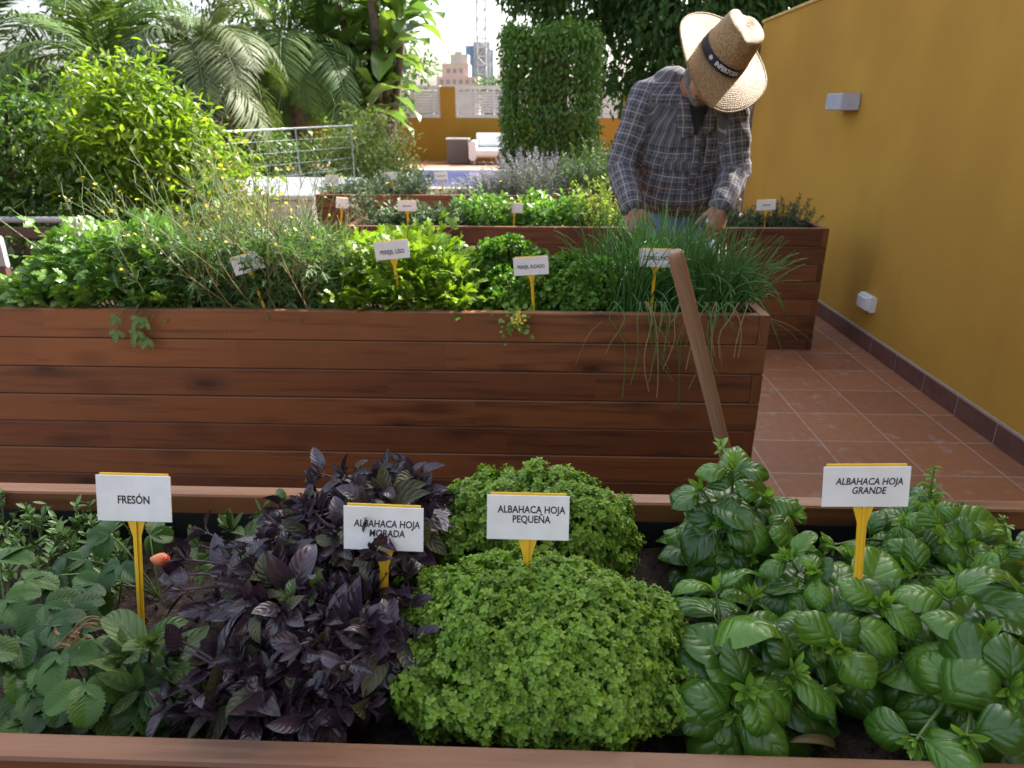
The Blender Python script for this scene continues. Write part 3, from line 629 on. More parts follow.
# ------------------------------------------------------------------ herbs of the middle bed
LOB1 = leaf(4, 16, .9, lambda t: ovate(t) * (.36 + .64 * np.abs(np.sin(t * PI * 3.2 + .5))), .2, .5, .01, 3)
PARS = merge([(LOB1, (0, .35, 0), (0, 1, 0), (0, 0, 1), .62), (LOB1, (.02, .25, 0), (.95, .45, 0), (0, 0, 1), .55), (LOB1, (-.02, .25, 0), (-.95, .45, 0), (0, 0, 1), .55), (leaf(1, 2, .05, droop=.1), (0, 0, 0), (0, 1, 0), (0, 0, 1), .4)])
M_PARS = leafmat('flat_parsley_leaf', (.075, .155, .018), (.21, .31, .03), None, rough=.4, tr=.42)
M_CORI = leafmat('coriander_leaf', (.07, .17, .028), (.15, .27, .045), None, rough=.4, tr=.35)
M_PALE = leafmat('celery_leaf', (.10, .20, .03), (.19, .31, .05), None, rough=.4, tr=.4)
def leafy(name, label, x0, x1, y0, y1, zs, n, T, size, m, seed, zb=.62, hz=(.35, 1.06), group=None, over=0, prof=None, mstem=None, cat='plant', updir=.45):
    """clump of stalked leaves rising from a patch of soil; zs = height of the crown"""
    r = rng(seed); cx, cy = (x0 + x1) / 2, (y0 + y1) / 2; root = empty(name, (cx, cy, zb), label, cat, group)
    P = np.stack([r.uniform(x0, x1, n) - cx, r.uniform(y0, y1, n) - cy, np.zeros(n)], -1)
    e = np.clip(1 - (2 * P[:, 0] / (x1 - x0)) ** 4 * .45 - (2 * P[:, 1] / (y1 - y0)) ** 2 * .25, .3, 1)
    if prof is not None: e = e * prof(P[:, 0] + cx)
    e = e * np.clip(.55 + .45 * (P[:, 1] + (y1 - y0) / 2) / .10, .55, 1)
    P[:, 2] = zs * e * r.uniform(hz[0], hz[1], n) + 0.02 * np.sin(P[:, 0] * 21 + seed) * np.cos(P[:, 1] * 17)
    st = r.random(n) < .2; P[st] += np.stack([r.normal(0, .05, st.sum()), r.normal(0, .025, st.sum()), np.abs(r.normal(0, .028, st.sum()))], -1); P[:, 1] = np.clip(P[:, 1], y0 - cy - .03, None); P[:, 2] = np.where(P[:, 1] < y0 - cy + .005, np.maximum(P[:, 2], .10), P[:, 2])
    d = nrm(P * (1, 1, 0) * 1.6 + r.normal(0, .25, (n, 3)) + np.array([0, -.15, updir]))
    b = MB(); Ts = T if isinstance(T, list) else [T]; k = r.integers(len(Ts), size=n)
    for q, TT in enumerate(Ts):
        w = k == q; b.inst(TT, P[w], d[w], nrm(randdir(r, w.sum()) * .5 + np.array([0, -.3, 1])), size * r.uniform(.65, 1.25, w.sum()), np.clip(r.normal(.5, .28, w.sum()), 0, 1))
    b.build('foliage', m, root)
    s = MB()
    for q in range(0, n, max(1, n // 140)): s.tube(curve(P[q] * (.5, .5, 0), P[q], (0, 0, .02), 5), .0014, 4, r.random(), cap=False)
    s.build('stems', mstem or M_STEM, root); return root
leafy('coriander_plant', 'lobed-leaf coriander clump at the left of the middle planter', -1.74, -1.18, 2.23, 2.62, .29, 1350, PARS, .058, M_CORI, 61)
leafy('celery_plant', 'low pale green celery patch in the corner of the middle planter', -1.93, -1.70, 2.23, 2.60, .13, 480, PARS, .052, M_PALE, 62)
leafy('flat_parsley_plant', 'bright sunlit flat-leaved parsley clump around the PEREJIL LISO sign', -.68, -.23, 2.23, 2.64, .265, 1250, PARS, .056, M_PARS, 63)
# drooping coriander shoot over the rim
r = rng(64); root = empty('coriander_shoot', (-1.32, 2.22, .70), 'coriander shoot drooping over the front rim', 'plant'); b = MB(); s = MB()
for k in range(4):
    c = curve((k * .03, .03, 0), (.02 + k * .035 - .06, -.045, -.05 - .03 * (k % 2)), (0, -.03, .03), 7); s.tube(c, .0011, 4, cap=False)
    b.inst(PARS, c[[4, 6]], [(r.normal(), -.5, -.6), (r.normal(), -.4, -.7)], [(0, -1, .4)] * 2, [.048, .058], r.random(2))
b.build('foliage', M_CORI, root); s.build('stems', M_STEM, root)

# curly parsley: ruffled lumps
CUR = leaf(5, 5, 1.0, round_, .5, .9, .0, 3, wav=.16)
M_CUR = leafmat('curly_parsley_leaf', (.05, .145, .012), (.14, .275, .026), None, rough=.45, tr=.28)
def curly(label, cx, cy, rx, ry, hz, n, seed, zb=.62):
    r = rng(seed); root = empty('curly_parsley_plant', (cx, cy, zb), label, 'plant'); b = MB(); s = MB(); nl = 80
    for k in range(nl):
        a = r.uniform(0, 6.28); q = r.uniform(0, 1) ** .5; c = np.array([rx * q * math.cos(a), ry * q * math.sin(a), hz * (1 - .4 * q * q) * r.uniform(.3, 1.05) - .02])
        R0 = r.uniform(.035, .055); m_ = n // nl; d = randdir(r, m_); d[:, 2] = np.abs(d[:, 2]) * 1.0 - .25; d = nrm(d)
        b.inst(CUR, c + d * R0 * (.75, .75, .55) * r.uniform(.8, 1.1, (m_, 1)), nrm(d + randdir(r, m_) * .7), d + randdir(r, m_) * .5, .020 * r.uniform(.7, 1.3, m_), np.clip(r.normal(.5, .25, m_), 0, 1))
        s.tube(curve(c * (.4, .4, 0), c, (0, 0, .02), 5), .0016, 4, cap=False)
    b.build('foliage', M_CUR, root); s.build('stems', M_STEM, root); return root
curly('dark curly parsley behind the PEREJIL RIZADO sign', -.105, 2.45, .18, .16, .265, 6400, 65)
curly('dark curly parsley between the PEREJIL RIZADO sign and the chives', .15, 2.43, .14, .16, .25, 5600, 66)

# blades: chives
def blades(mb, r, n, cx, cy, rx, ry, L0, L1, rad, spread, droop, zb=0, m=0, fall=.0):
    for k in range(n):
        a = r.uniform(0, 6.28); q = math.sqrt(r.random()); p = np.array([cx + rx * q * math.cos(a), cy + ry * q * math.sin(a), zb])
        L = r.uniform(L0, L1); out = nrm(np.array([(p[0] - cx) / max(rx, .01) + r.normal(0, .5), (p[1] - cy) / max(ry, .01) + r.normal(0, .5), 0])) ; sp = abs(r.normal(0, spread)) + .04
        d = nrm(out * sp + np.array([0, 0, 1.0])); pts = [p]; dr = abs(r.normal(0, droop)); kk = r.uniform(.45, .8) if r.random() < fall else 2
        nn = 8
        for i in range(nn):
            t = (i + 1) / nn; d = nrm(d + np.array([out[0], out[1], 0]) * dr * .25 * t + np.array([0, 0, -1]) * dr * .32 * t)
            if t > kk: d = nrm(d + out * .5 + np.array([0, 0, -1.1])); 
            pts.append(pts[-1] + d * L / nn)
        mb.tube(pts, np.linspace(rad, rad * .25, nn + 1) * r.uniform(.7, 1.2), 4, np.clip(r.normal(.45, .28), 0, 1), m, cap=False)
M_CHIVE = leafmat('chive_blade', (.04, .14, .025), (.13, .28, .07), None, rough=.35, tr=.2)
M_DRY = leafmat('dry_grass_stalk', (.20, .15, .07), (.36, .28, .15), None, rough=.7, tr=.2)
def chive(label, cx, cy, n, seed, rx=.10, L=(.2, .38), spread=.28, dry=25):
    r = rng(seed); root = empty('chive_plant', (cx, cy, .62), label, 'plant', 'chive clumps'); b = MB()
    blades(b, r, n, 0, 0, rx, rx * 1.1, L[0], L[1], .0040, spread, .38, fall=.18); b.build('blades', M_CHIVE, root)
    b = MB(); blades(b, r, dry, 0, -.02, rx, rx, .16, .34, .0016, .9, 1.6); b.build('dry_blades', M_DRY, root); return root
chive('upright chive clump around the CEBOLLINO sign', .30, 2.40, 330, 71, .09, (.22, .40), .2)
chive('tall chive clump behind the leaning wooden handle', .46, 2.46, 330, 72, .10, (.22, .42), .25)
chive('arching chive clump spilling over the right end of the middle planter', .59, 2.40, 460, 73, .095, (.18, .36), .36)
# long bent chive leaves over the front rim
r = rng(74); root = empty('chive_plant', (.50, 2.25, .62), 'sparse chive blades hanging limply over the front rim', 'plant', 'chive clumps'); b = MB(); bd = MB()
for k in range(30):
    x = r.uniform(-.30, .20); c = [(x, .02, 0), (x + r.normal(0, .02), -.0, .10), (x + r.normal(0, .02), -.06, .135), (x + r.normal(0, .03), -.085, .08), (x + r.normal(0, .03), -.085, .08 - r.uniform(.04, .2)), (x + r.normal(0, .035), -.08, -.02 - r.uniform(.1, .22))]
    t = np.linspace(0, 5, 16); c = np.array(c); pts = np.stack([np.interp(t, range(6), c[:, i]) for i in range(3)], -1)
    for _ in range(2): pts[1:-1] = (pts[:-2] + pts[1:-1] * 2 + pts[2:]) / 4
    (b if k % 3 else bd).tube(pts[:r.integers(10, 17)], .0018, 4, r.random(), cap=False)
b.build('blades', M_CHIVE, root); bd.build('dry_blades', M_DRY, root)

# rocket gone to flower
FEA = merge([(leaf(2, 5, .16, lance, .2, .5), (0, 0, 0), (0, 1, 0), (0, 0, 1), 1.0)] + [(leaf(1, 2, .3, lance, .2, .3), (0, t, -.05 * t), (s, .6, 0), (0, 0, 1), .32 * (1.1 - t * .6)) for t in (.3, .5, .68) for s in (1, -1)])
M_ROCK = leafmat('rocket_leaf', (.055, .13, .035), (.14, .22, .08), None, rough=.45, tr=.3)
M_YFLOW = leafmat('yellow_petal', (.62, .50, .05), (.75, .66, .12), None, rough=.5, tr=.4, tcol=(1.1, 1.1, .6))
M_TSTEM = leafmat('thin_green_stem', (.09, .15, .05), (.20, .26, .10), None, rough=.5, tr=.1)
PET = leaf(2, 2, .7, round_, .2, .4)
def rocket(label, x0, x1, nst, hmin, hmax, seed, lean=(0, 0), dry=0, nl=650, ylo=2.25, yhi=2.62, fl=.75):
    r = rng(seed); cx = (x0 + x1) / 2; cy = (ylo + yhi) / 2; root = empty('flowering_rocket_plant', (cx, cy, .62), label, 'plant', 'rocket gone to flower'); s = MB(); b = MB(); dd = MB(); blooms = []
    n = nl; P = np.stack([r.uniform(x0, x1, n) - cx, r.uniform(ylo, yhi, n) - cy, r.uniform(.02, .27, n) ** 1], -1)
    b.inst(FEA, P, nrm(r.normal(0, .7, (n, 3)) + np.array([0, -.2, .75])), randdir(r, n) * .6 + np.array([0, -.2, 1]), r.uniform(.05, .11, n), r.random(n))
    for k in range(nst):
        p = np.array([r.uniform(x0, x1) - cx, r.uniform(ylo, yhi) - cy, 0]); h = r.uniform(hmin, hmax) * (.6 + .4 * r.random())
        t = p + (r.normal(lean[0], .35) * h, r.normal(lean[1] - .1, .25) * h, h); c = curve(p, t, (r.normal(0, .03), r.normal(0, .03), .02), 8)
        isd = k < dry; (dd if isd else s).tube(c, np.linspace(.0019, .0008, 8), 4, r.random(), cap=False)
        for q in range(5):
            i = r.integers(3, 8); e = c[i] + (r.normal(0, .035), r.normal(0, .035), r.uniform(.02, .08)); (dd if isd else s).tube([c[i], (c[i] + e) / 2 + (0, 0, .006), e], .0008, 3, r.random(), cap=False)
            if not isd and r.random() < fl:
                blooms.append((e, r.uniform(.006, .0095), r.normal(0, .5, 2)))
        if not isd:
            i = r.integers(1, 5, 4); b.inst(FEA, c[i], nrm(r.normal(0, .7, (4, 3)) + np.array([0, 0, .3])), (0, 0, 1), r.uniform(.03, .06, 4), r.random(4))
    b.build('foliage', M_ROCK, root); s.build('stems', M_TSTEM, root)
    me = None
    for e, z, t in blooms[:100]:
        if me is None:
            f = MB(); a = np.arange(5) * 1.256; f.inst(PET, np.zeros((5, 3)), np.stack([np.cos(a), np.sin(a), np.full(5, .35)], -1), (0, 0, 1), 1.0, rng(3).random(5)); o = f.build('flower', M_YFLOW, root); me = o.data
        else: o = bpy.data.objects.new('flower', me); col.objects.link(o); o.parent = root
        o.location = e; o.scale = (z, z, z); o.rotation_euler = (t[0] + .5, t[1], t[0] * 9)
    if dd.n: dd.build('dry_stems', M_DRY, root)
rocket('straggly rocket with yellow flowers over the coriander', -1.42, -1.1, 34, .25, .48, 81, (-.25, -.1), nl=700, fl=.2)
rocket('thin rocket stems in flower leaning left over the coriander', -1.45, -1.15, 20, .35, .62, 85, (-.25, 0), nl=60, fl=.2)
rocket('tall rocket in yellow flower behind the askew sign', -1.18, -.82, 85, .38, .75, 82, (.05, 0), dry=6, nl=1000, fl=.2)
rocket('rocket with dry brown stems beside the flat-leaved parsley', -.96, -.68, 85, .30, .56, 83, (-.05, 0), dry=50, nl=900, fl=.2)
# nasturtium sprig over the rim
r = rng(84); root = empty('yellow_flower_sprig', (-.075, 2.19, .70), 'sprig with pale yellow flowers hanging over the front rim', 'plant'); b = MB(); f = MB(); s = MB()
s.tube(curve((0, .04, 0), (.02, -.03, -.06), (0, -.03, .03), 7), .0013, 4, cap=False)
for k in range(80): b.inst(PET, [(r.normal(.01, .026), r.normal(-.03, .012), r.normal(-.015, .03))], [r.normal(0, 1, 3)], [(0, -1, .6)], [r.uniform(.012, .024)], [r.random()])
for k in range(34): f.inst(PET, [(r.normal(.015, .010), -.055 + r.normal(0, .004), r.normal(.0, .010))], [r.normal(0, 1, 3)], [(0, -1, .4)], [.015], [r.random()])
b.build('foliage', M_PALE, root); f.build('flower', M_YFLOW, root); s.build('stem', M_STEM, root)

# ------------------------------------------------------------------ third and fourth beds
NEED = leaf(1, 2, .22, lance, .2, .2)
SAGEL = leaf(3, 4, .42, ovate, .25, .4)
def shrub(name, label, cx, cy, rx, ry, h, nst, ln, m, seed, T=NEED, per=45, ls=.022, zb=.62, upr=.8, flow=None, fm=None, mst=None, leanx=0):
    r = rng(seed); root = empty(name, (cx, cy, zb), label, 'plant'); b = MB(); s = MB(); f = MB()
    for k in range(nst):
        a = r.uniform(0, 6.28); q = math.sqrt(r.random()); p = np.array([rx * q * math.cos(a) * .7, ry * q * math.sin(a) * .7, 0]); out = np.array([math.cos(a) * q, math.sin(a) * q, 0])
        hh = h * r.uniform(.65, 1.05) * (1 - .3 * q * q); t = p + out * (1 - upr) * h + np.array([rx * .3 * math.cos(a) * q + r.normal(leanx, .02), r.normal(0, .02), hh]); c = curve(p, t, r.normal(0, .012, 3), 7)
        s.tube(c, np.linspace(.002, .001, 7), 4, cap=False)
        n = per; tt = r.uniform(.15, 1, n); P = np.stack([np.interp(tt, np.linspace(0, 1, 7), c[:, i]) for i in range(3)], -1); ax = nrm(t - p)
        d = nrm(randdir(r, n) + ax * .8); b.inst(T, P, d, nrm(randdir(r, n) + np.array([0, 0, .8])), ls * r.uniform(.6, 1.25, n), np.clip(r.normal(.5, .25) + r.normal(0, .15, n), 0, 1))
        if flow: 
            n = flow; P = c[-1] + ax * r.uniform(-.02, .035, n)[:, None] + r.normal(0, .004, (n, 3)); f.inst(PET, P, randdir(r, n), randdir(r, n), r.uniform(.008, .014, n), r.random(n))
    b.build('foliage', m, root); s.build('stems', mst or M_STEM, root)
    if f.n: f.build('flowers', fm, root)
    return root
M_ROSE = leafmat('rosemary_leaf', (.03, .07, .035), (.085, .13, .07), None, rough=.5, tr=.1)
M_SAGE = leafmat('sage_leaf', (.055, .10, .05), (.13, .19, .11), None, rough=.7, tr=.15)
M_MINT = leafmat('mint_leaf', (.06, .16, .028), (.16, .29, .06), None, rough=.4, tr=.35)
M_GOLD = leafmat('golden_oregano_leaf', (.10, .17, .025), (.26, .31, .05), None, rough=.45, tr=.35)
M_THY = leafmat('thyme_leaf', (.018, .05, .022), (.05, .09, .04), None, rough=.5, tr=.1)
M_LAV = leafmat('lavender_leaf', (.13, .14, .125), (.26, .27, .25), None, rough=.7, tr=.15, tcol=(1.1, 1.1, 1))
M_LAVF = leafmat('lavender_flower', (.24, .22, .30), (.40, .37, .46), None, rough=.7, tr=.15, tcol=(1, 1, 1))
M_CURRY = leafmat('curry_plant_leaf', (.30, .31, .24), (.46, .46, .36), None, rough=.7, tr=.15, tcol=(1.1, 1.1, .9))
W_ = plain('woody_stem', (.12, .08, .05), .8, .2, 30)
shrub('rosemary_plant', 'upright rosemary sprigs in the third planter', -1.0, 4.25, .09, .1, .36, 26, .03, M_ROSE, 91, per=70, ls=.026)
shrub('sage_plant', 'low grey-green sage left of the third planter sign', -.80, 4.28, .16, .15, .20, 60, .03, M_SAGE, 92, T=SAGEL, per=22, ls=.038, upr=.6)
shrub('sage_plant', 'low grey-green sage between the sign and the mint', -.56, 4.27, .17, .15, .20, 60, .03, M_SAGE, 93, T=SAGEL, per=22, ls=.036, upr=.6)
shrub('mint_plant', 'bright mint clump left of the sunken sign', -.27, 4.28, .18, .16, .27, 60, .03, M_MINT, 94, T=SAGEL, per=24, ls=.048, upr=.7)
shrub('mint_plant', 'bright mint clump right of the sunken sign', .05, 4.28, .16, .16, .27, 60, .03, M_MINT, 95, T=SAGEL, per=24, ls=.046, upr=.7)
shrub('oregano_plant', 'golden oregano bush beside the gardener', .37, 4.30, .14, .14, .35, 60, .03, M_GOLD, 96, T=SAGEL, per=34, ls=.027, upr=.75)
shrub('thyme_plant', 'dark thyme right of the gardener by the tilted sign', 1.18, 4.28, .15, .14, .20, 60, .02, M_THY, 97, per=60, ls=.022)
shrub('thyme_plant', 'dark thyme with upright shoots at the end near the wall', 1.45, 4.28, .12, .14, .24, 34, .02, M_THY, 98, per=80, ls=.022, leanx=.03)
shrub('rosemary_plant', 'grey-green rosemary at the left of the farthest planter', -1.5, 5.9, .25, .17, .20, 90, .03, M_ROSE, 99, per=50, ls=.03, upr=.6)
shrub('rosemary_plant', 'taller grey-green rosemary in the middle of the farthest planter', -1.12, 5.9, .2, .17, .30, 90, .03, M_ROSE, 100, per=50, ls=.032, upr=.6)
shrub('curry_plant', 'pale silvery curry plant in the farthest planter', -.78, 5.82, .18, .12, .17, 90, .03, M_CURRY, 101, per=30, ls=.022, upr=.6)
shrub('lavender_plant', 'grey lavender behind the mint in the farthest planter', -.40, 5.92, .2, .18, .24, 120, .03, M_LAV, 102, per=40, ls=.03, upr=.6, flow=8, fm=M_LAVF)
shrub('lavender_plant', 'grey lavender in flower before the ivy column', .0, 5.95, .30, .18, .40, 150, .03, M_LAV, 103, per=40, ls=.03, upr=.6, flow=14, fm=M_LAVF)
shrub('rosemary_plant', 'fresh green rosemary bush at the right of the farthest planter', .42, 5.95, .16, .17, .48, 90, .03, leafmat('fresh_rosemary', (.05, .11, .03), (.11, .19, .05), None, tr=.2), 104, per=70, ls=.034, upr=.75)

# ------------------------------------------------------------------ background vegetation
BL = [leaf(3, 4, .5, ovate, .35, .5), leaf(3, 4, .42, ovate, .2, .9)]
BARK = plain('grey_brown_bark', (.16, .11, .08), .9, .35, 14, .6)
def crown(b, r, blobs, n, size, T=BL, dark=0.0, hang=0.0):
    vol = np.array([bb[1] * bb[2] * bb[3] for bb in blobs]) ** .67; cnt = (vol / vol.sum() * n).astype(int)
    for (c, rx, ry, rz), m_ in zip(blobs, cnt):
        # leaves gather on twigs: clusters spread through the shell of the blob
        nc = max(4, m_ // 14); d = randdir(r, nc); q = r.uniform(.35, 1.08, nc) ** .6; C = np.asarray(c) + d * q[:, None] * (rx, ry, rz) * (1 + .12 * np.sin(d[:, :1] * 7 + d[:, 2:] * 5))
        k = r.integers(nc, size=m_); P = C[k] + r.normal(0, size * .9, (m_, 3)); D = nrm(d[k] * .8 + randdir(r, m_) + np.array([0, 0, -hang])); rv = np.clip(r.random(nc)[k] * .6 + r.random(m_) * .4, 0, 1)
        w = r.random(m_) < .5
        for TT, ww in ((T[0], w), (T[1], ~w)): b.inst(TT, P[ww], D[ww], nrm(randdir(r, ww.sum()) * .7 + np.array([0, 0, 1])), size * r.uniform(.7, 1.3, ww.sum()), rv[ww])
def tree(name, label, base, trunk_h, blobs, n, size, m, seed, tr=.12, cat='tree', group=None, T=BL, limbs=7, hang=0, bark=None):
    r = rng(seed); base = np.asarray(base, float); root = empty(name, base, label, cat, group); b = MB()
    bl = [(np.asarray(c) - base, rx, ry, rz) for c, rx, ry, rz in blobs]; crown(b, r, bl, n, size, T, hang=hang); b.build('crown', m, root)
    t = MB(); top = np.array([r.normal(0, .1), r.normal(0, .1), trunk_h]); t.tube(curve((0, 0, -.05), top, (.05, 0, 0), 9), np.linspace(tr, tr * .55, 9), 9)
    for c, rx, ry, rz in bl:
        for q in range(max(1, limbs // len(bl))): e = c + r.normal(0, .45, 3) * (rx, ry, rz); t.tube(curve(top * r.uniform(.6, 1), e, (0, 0, .1), 7), np.linspace(tr * .4, tr * .08, 7), 6)
    t.build('trunk', bark or BARK, root); return root
M_CIT = leafmat('citrus_leaf', (.045, .12, .014), (.225, .30, .022), None, rough=.4, tr=.5)
M_DARK = leafmat('dark_tree_leaf', (.018, .05, .012), (.045, .10, .02), None, rough=.6, tr=.3, spec=.3)
M_MIDT = leafmat('mid_tree_leaf', (.04, .09, .02), (.10, .17, .04), None, rough=.4, tr=.35)
M_CITD = leafmat('dark_citrus_leaf', (.025, .07, .012), (.085, .16, .022), None, rough=.4, tr=.35)
tree('citrus_tree', 'bushy citrus tree with yellowing sunlit leaves left of the railing', (-2.7, 5.2, -.02), .7,
     [((-2.78, 5.2, .78), .56, .6, .68), ((-3.15, 5.25, 1.10), .36, .4, .34), ((-2.45, 5.1, .45), .45, .45, .42), ((-2.68, 5.0, 1.15), .30, .36, .34), ((-2.72, 5.1, 1.48), .16, .16, .17), ((-3.13, 5.2, 1.46), .10, .10, .20), ((-2.42, 5.1, 1.2), .16, .16, .18), ((-2.95, 5.0, 1.36), .14, .14, .15), ((-2.2, 5.1, .75), .2, .2, .22)], 11000, .070, M_CIT, 111, tr=.06)
tree('citrus_tree', 'darker green citrus tree at the left edge of the garden', (-3.9, 5.3, -.02), .7,
     [((-3.9, 5.3, .75), .85, .8, .72), ((-3.3, 4.9, .5), .8, .6, .5), ((-4.6, 5.3, .7), .7, .8, .65), ((-3.75, 5.2, 1.05), .33, .4, .36), ((-3.52, 5.15, 1.38), .10, .10, .17), ((-3.95, 5.2, 1.35), .12, .12, .16)], 14000, .070, M_CITD, 112, tr=.07)
# palms
PLF = leaf(1, 4, .07, lance, .3, .9)
M_PALM = leafmat('palm_leaflet', (.042, .09, .024), (.115, .175, .048), None, rough=.6, tr=.25, spec=.2)
M_PALMB = leafmat('browning_palm_leaflet', (.045, .08, .026), (.115, .14, .048), None, rough=.6, tr=.25)
def palm(label, base, H, nf, FL, seed, m, lean=(0, 0), droop=1.5):
    r = rng(seed); root = empty('palm_tree', base, label, 'palm tree', 'feathery palms beyond the citrus'); t = MB(); top = np.array([lean[0], lean[1], H]); c = curve((0, 0, -.05), top, (lean[0] * .2, 0, 0), 10)
    t.tube(c, np.linspace(.16, .12, 10) + .008 * np.sin(np.arange(10) * 2.), 10); t.build('trunk', BARK, root)
    b = MB(); s = MB()
    for k in range(nf):
        az = k * 2.39996 + r.normal(0, .15); el = r.uniform(-.25, 1.35); L = FL * r.uniform(.8, 1.1); d = np.array([math.cos(az) * math.cos(el), math.sin(az) * math.cos(el), math.sin(el)]); pts = [top.copy()]; h = np.array([math.cos(az), math.sin(az), 0])
        for i in range(14):
            d = nrm(d + np.array([0, 0, -1]) * droop * .085 * (1 + i / 14)); pts.append(pts[-1] + d * L / 14)
        pts = np.array(pts); s.tube(pts, np.linspace(.016, .003, 15), 4, r.random(), cap=False)
        n = 62; tt = np.linspace(.12, .99, n); P = np.stack([np.interp(tt * 14, range(15), pts[:, i]) for i in range(3)], -1); ax = nrm(np.stack([np.interp(tt * 14, range(15), np.gradient(pts[:, i])) for i in range(3)], -1)); side = nrm(np.cross(ax, np.array([0, 0, 1.0]) + h * .01)); up = np.cross(side, ax); rv = r.random()
        for sg in (1, -1): b.inst(PLF, P, nrm(side * sg + ax * .75 + up * .25 + r.normal(0, .08, (n, 3))), up, FL * .30 * np.sin(PI * np.clip(tt * .9 + .1, 0, 1)) ** .6 * r.uniform(.85, 1.1, n), np.clip(rv + r.normal(0, .1, n), 0, 1))
    b.build('crown', m, root); s.build('frond_ribs', M_STEM, root); return root
palm('palm rising behind the left part of the citrus tree', (-6.0, 10.5, 0), 1.75, 26, 2.0, 121, M_PALM)
palm('palm with browning fronds above the right of the citrus tree', (-4.55, 10.2, 0), 1.9, 24, 1.7, 122, M_PALMB, droop=1.8)
palm('palm with visible trunk behind the cable railing', (-4.05, 12.6, 0), 2.2, 34, 2.0, 123, M_PALM, droop=1.7)
palm('palm at the left edge of the garden', (-8.2, 11, 0), 2.0, 26, 2.1, 124, M_PALM)
# banana-like tree
BANL = leaf(4, 8, .42, lambda t: np.clip(t, 0, 1) ** .3 * np.clip(1 - t, 0, 1) ** .5 * 1.7, .35, 1.0, 0, wav=.05)
M_BAN = leafmat('banana_leaf', (.045, .10, .025), (.14, .21, .04), (.25, .33, .1), .3, .35, .4, 0, 10)
def banana(label, base, tops, seed):
    r = rng(seed); root = empty('banana_tree', base, label, 'tree'); t = MB(); b = MB(); base = np.asarray(base, float)
    for top in tops:
        top = np.asarray(top) - base; c = curve((r.normal(0, .1), r.normal(0, .1), -.05), top, (.1, 0, 0), 9); t.tube(c, np.linspace(.10, .06, 9), 8); n = 12
        a = np.arange(n) * 2.4; e = np.linspace(-.1, 1.35, n) + r.normal(0, .15, n); d = np.stack([np.cos(a) * np.cos(e), np.sin(a) * np.cos(e), np.sin(e)], -1)
        b.inst(BANL, top + d * .12, d, np.array([0, 0, 1.0]) + randdir(r, n) * .3, r.uniform(.55, .95, n), r.random(n))
    b.build('crown', M_BAN, root); t.build('trunk', BARK, root)
banana('broad-leaved banana tree with a leaning trunk beside the far ochre wall', (-2.95, 13.0, 0), [(-2.7, 13, 1.6), (-2.95, 13.3, 2.5), (-3.4, 13.2, 3.0), (-2.5, 13.4, 3.1), (-3.2, 12.8, 2.0), (-2.55, 12.9, 2.2), (-2.9, 12.6, 1.35), (-3.6, 13, 2.4), (-2.3, 13, 2.7), (-2.75, 12.7, 3.6)], 131)
M_RAIL = leafmat('variegated_leaf', (.07, .13, .04), (.26, .31, .09), None, tr=.35)
tree('flowering_shrub', 'rounded shrub with pale variegated leaves at the end of the railing', (-2.15, 9.75, 0), .3, [((-2.15, 9.8, .62), .50, .4, .5), ((-2.35, 9.9, .8), .42, .4, .5), ((-1.9, 9.6, .45), .35, .3, .4)], 5200, .075, M_RAIL, 132, tr=.03, cat='shrub')
tree('garden_shrub', 'dense green shrub behind the middle of the railing', (-3.4, 10.2, 0), .3, [((-3.3, 10.2, .5), .8, .5, .5), ((-4.3, 10.3, .6), .8, .5, .6)], 5000, .09, M_MIDT, 133, tr=.03, cat='shrub')
for q, (x, y, s, lb) in enumerate(((-9.5, 17, 1.0, 'dark leafy tree far left behind the palms'), (-6.6, 18.5, 1.15, 'dark leafy tree towering behind the browning palm'), (-4.6, 19.2, .9, 'dark leafy tree just left of the banana tree'))):
    tree('broadleaf_tree', lb, (x, y, 0), 2.6, [((x + a * s, y + bb, 1.6 + c * s), 1.25 * s, 1.0 * s, .95 * s) for a, bb, c in ((-1.1, 0, .6), (.9, .2, 1.0), (0, -.3, 2.0), (-.9, .3, 3.0), (.9, .1, 3.3), (.1, 0, .0))], 6500, .17, (M_DARK, M_DARK, M_MIDT)[q], 140 + q, tr=.16, group='trees behind the palms')
# ivy column
M_IVY = leafmat('ivy_leaf', (.03, .085, .014), (.10, .19, .026), None, rough=.55, tr=.35, spec=.3)
r = rng(151); root = empty('ivy_column', (.115, 9.0, 0), 'tall clipped column of climbing ivy behind the lavender', 'topiary'); b = MB(); n = 21000
hw = np.array([.52, .5]); f = r.integers(4, size=n); u = r.uniform(-1, 1, n); z = r.uniform(0, 2.17, n)
P = np.where((f < 2)[:, None], np.stack([np.where(f == 0, -1., 1.), u], -1), np.stack([u, np.where(f == 2, -1., 1.)], -1)) * hw; P = np.concatenate([P, z[:, None]], 1); D = np.where((f < 2)[:, None], np.stack([np.where(f == 0, -1., 1.), u * .4], -1), np.stack([u * .4, np.where(f == 2, -1., 1.)], -1)); D = np.concatenate([D, np.zeros((n, 1))], 1)
top = r.random(n) < .14; P[top, 0] = r.uniform(-.52, .52, top.sum()); P[top, 1] = r.uniform(-.5, .5, top.sum()); P[top, 2] = 2.16 + r.uniform(-.04, .07, top.sum()); D[top] = (0, 0, 1)
P += -D * (r.random((n, 1)) ** 1.5 * .22 - .03) + .035 * np.sin(P[:, [1, 2, 0]] * 9)
b.inst(BL[1], P, nrm(D * .5 + np.array([0, 0, -.7]) + randdir(r, n) * .6), nrm(D + randdir(r, n) * .35), r.uniform(.045, .085, n), r.random(n)); b.build('foliage', M_IVY, root)
t = MB(); t.box((-.2, -.2, 0), (.2, .2, 2.05), ch=.03, axis=2); t.build('post', BARK, root)
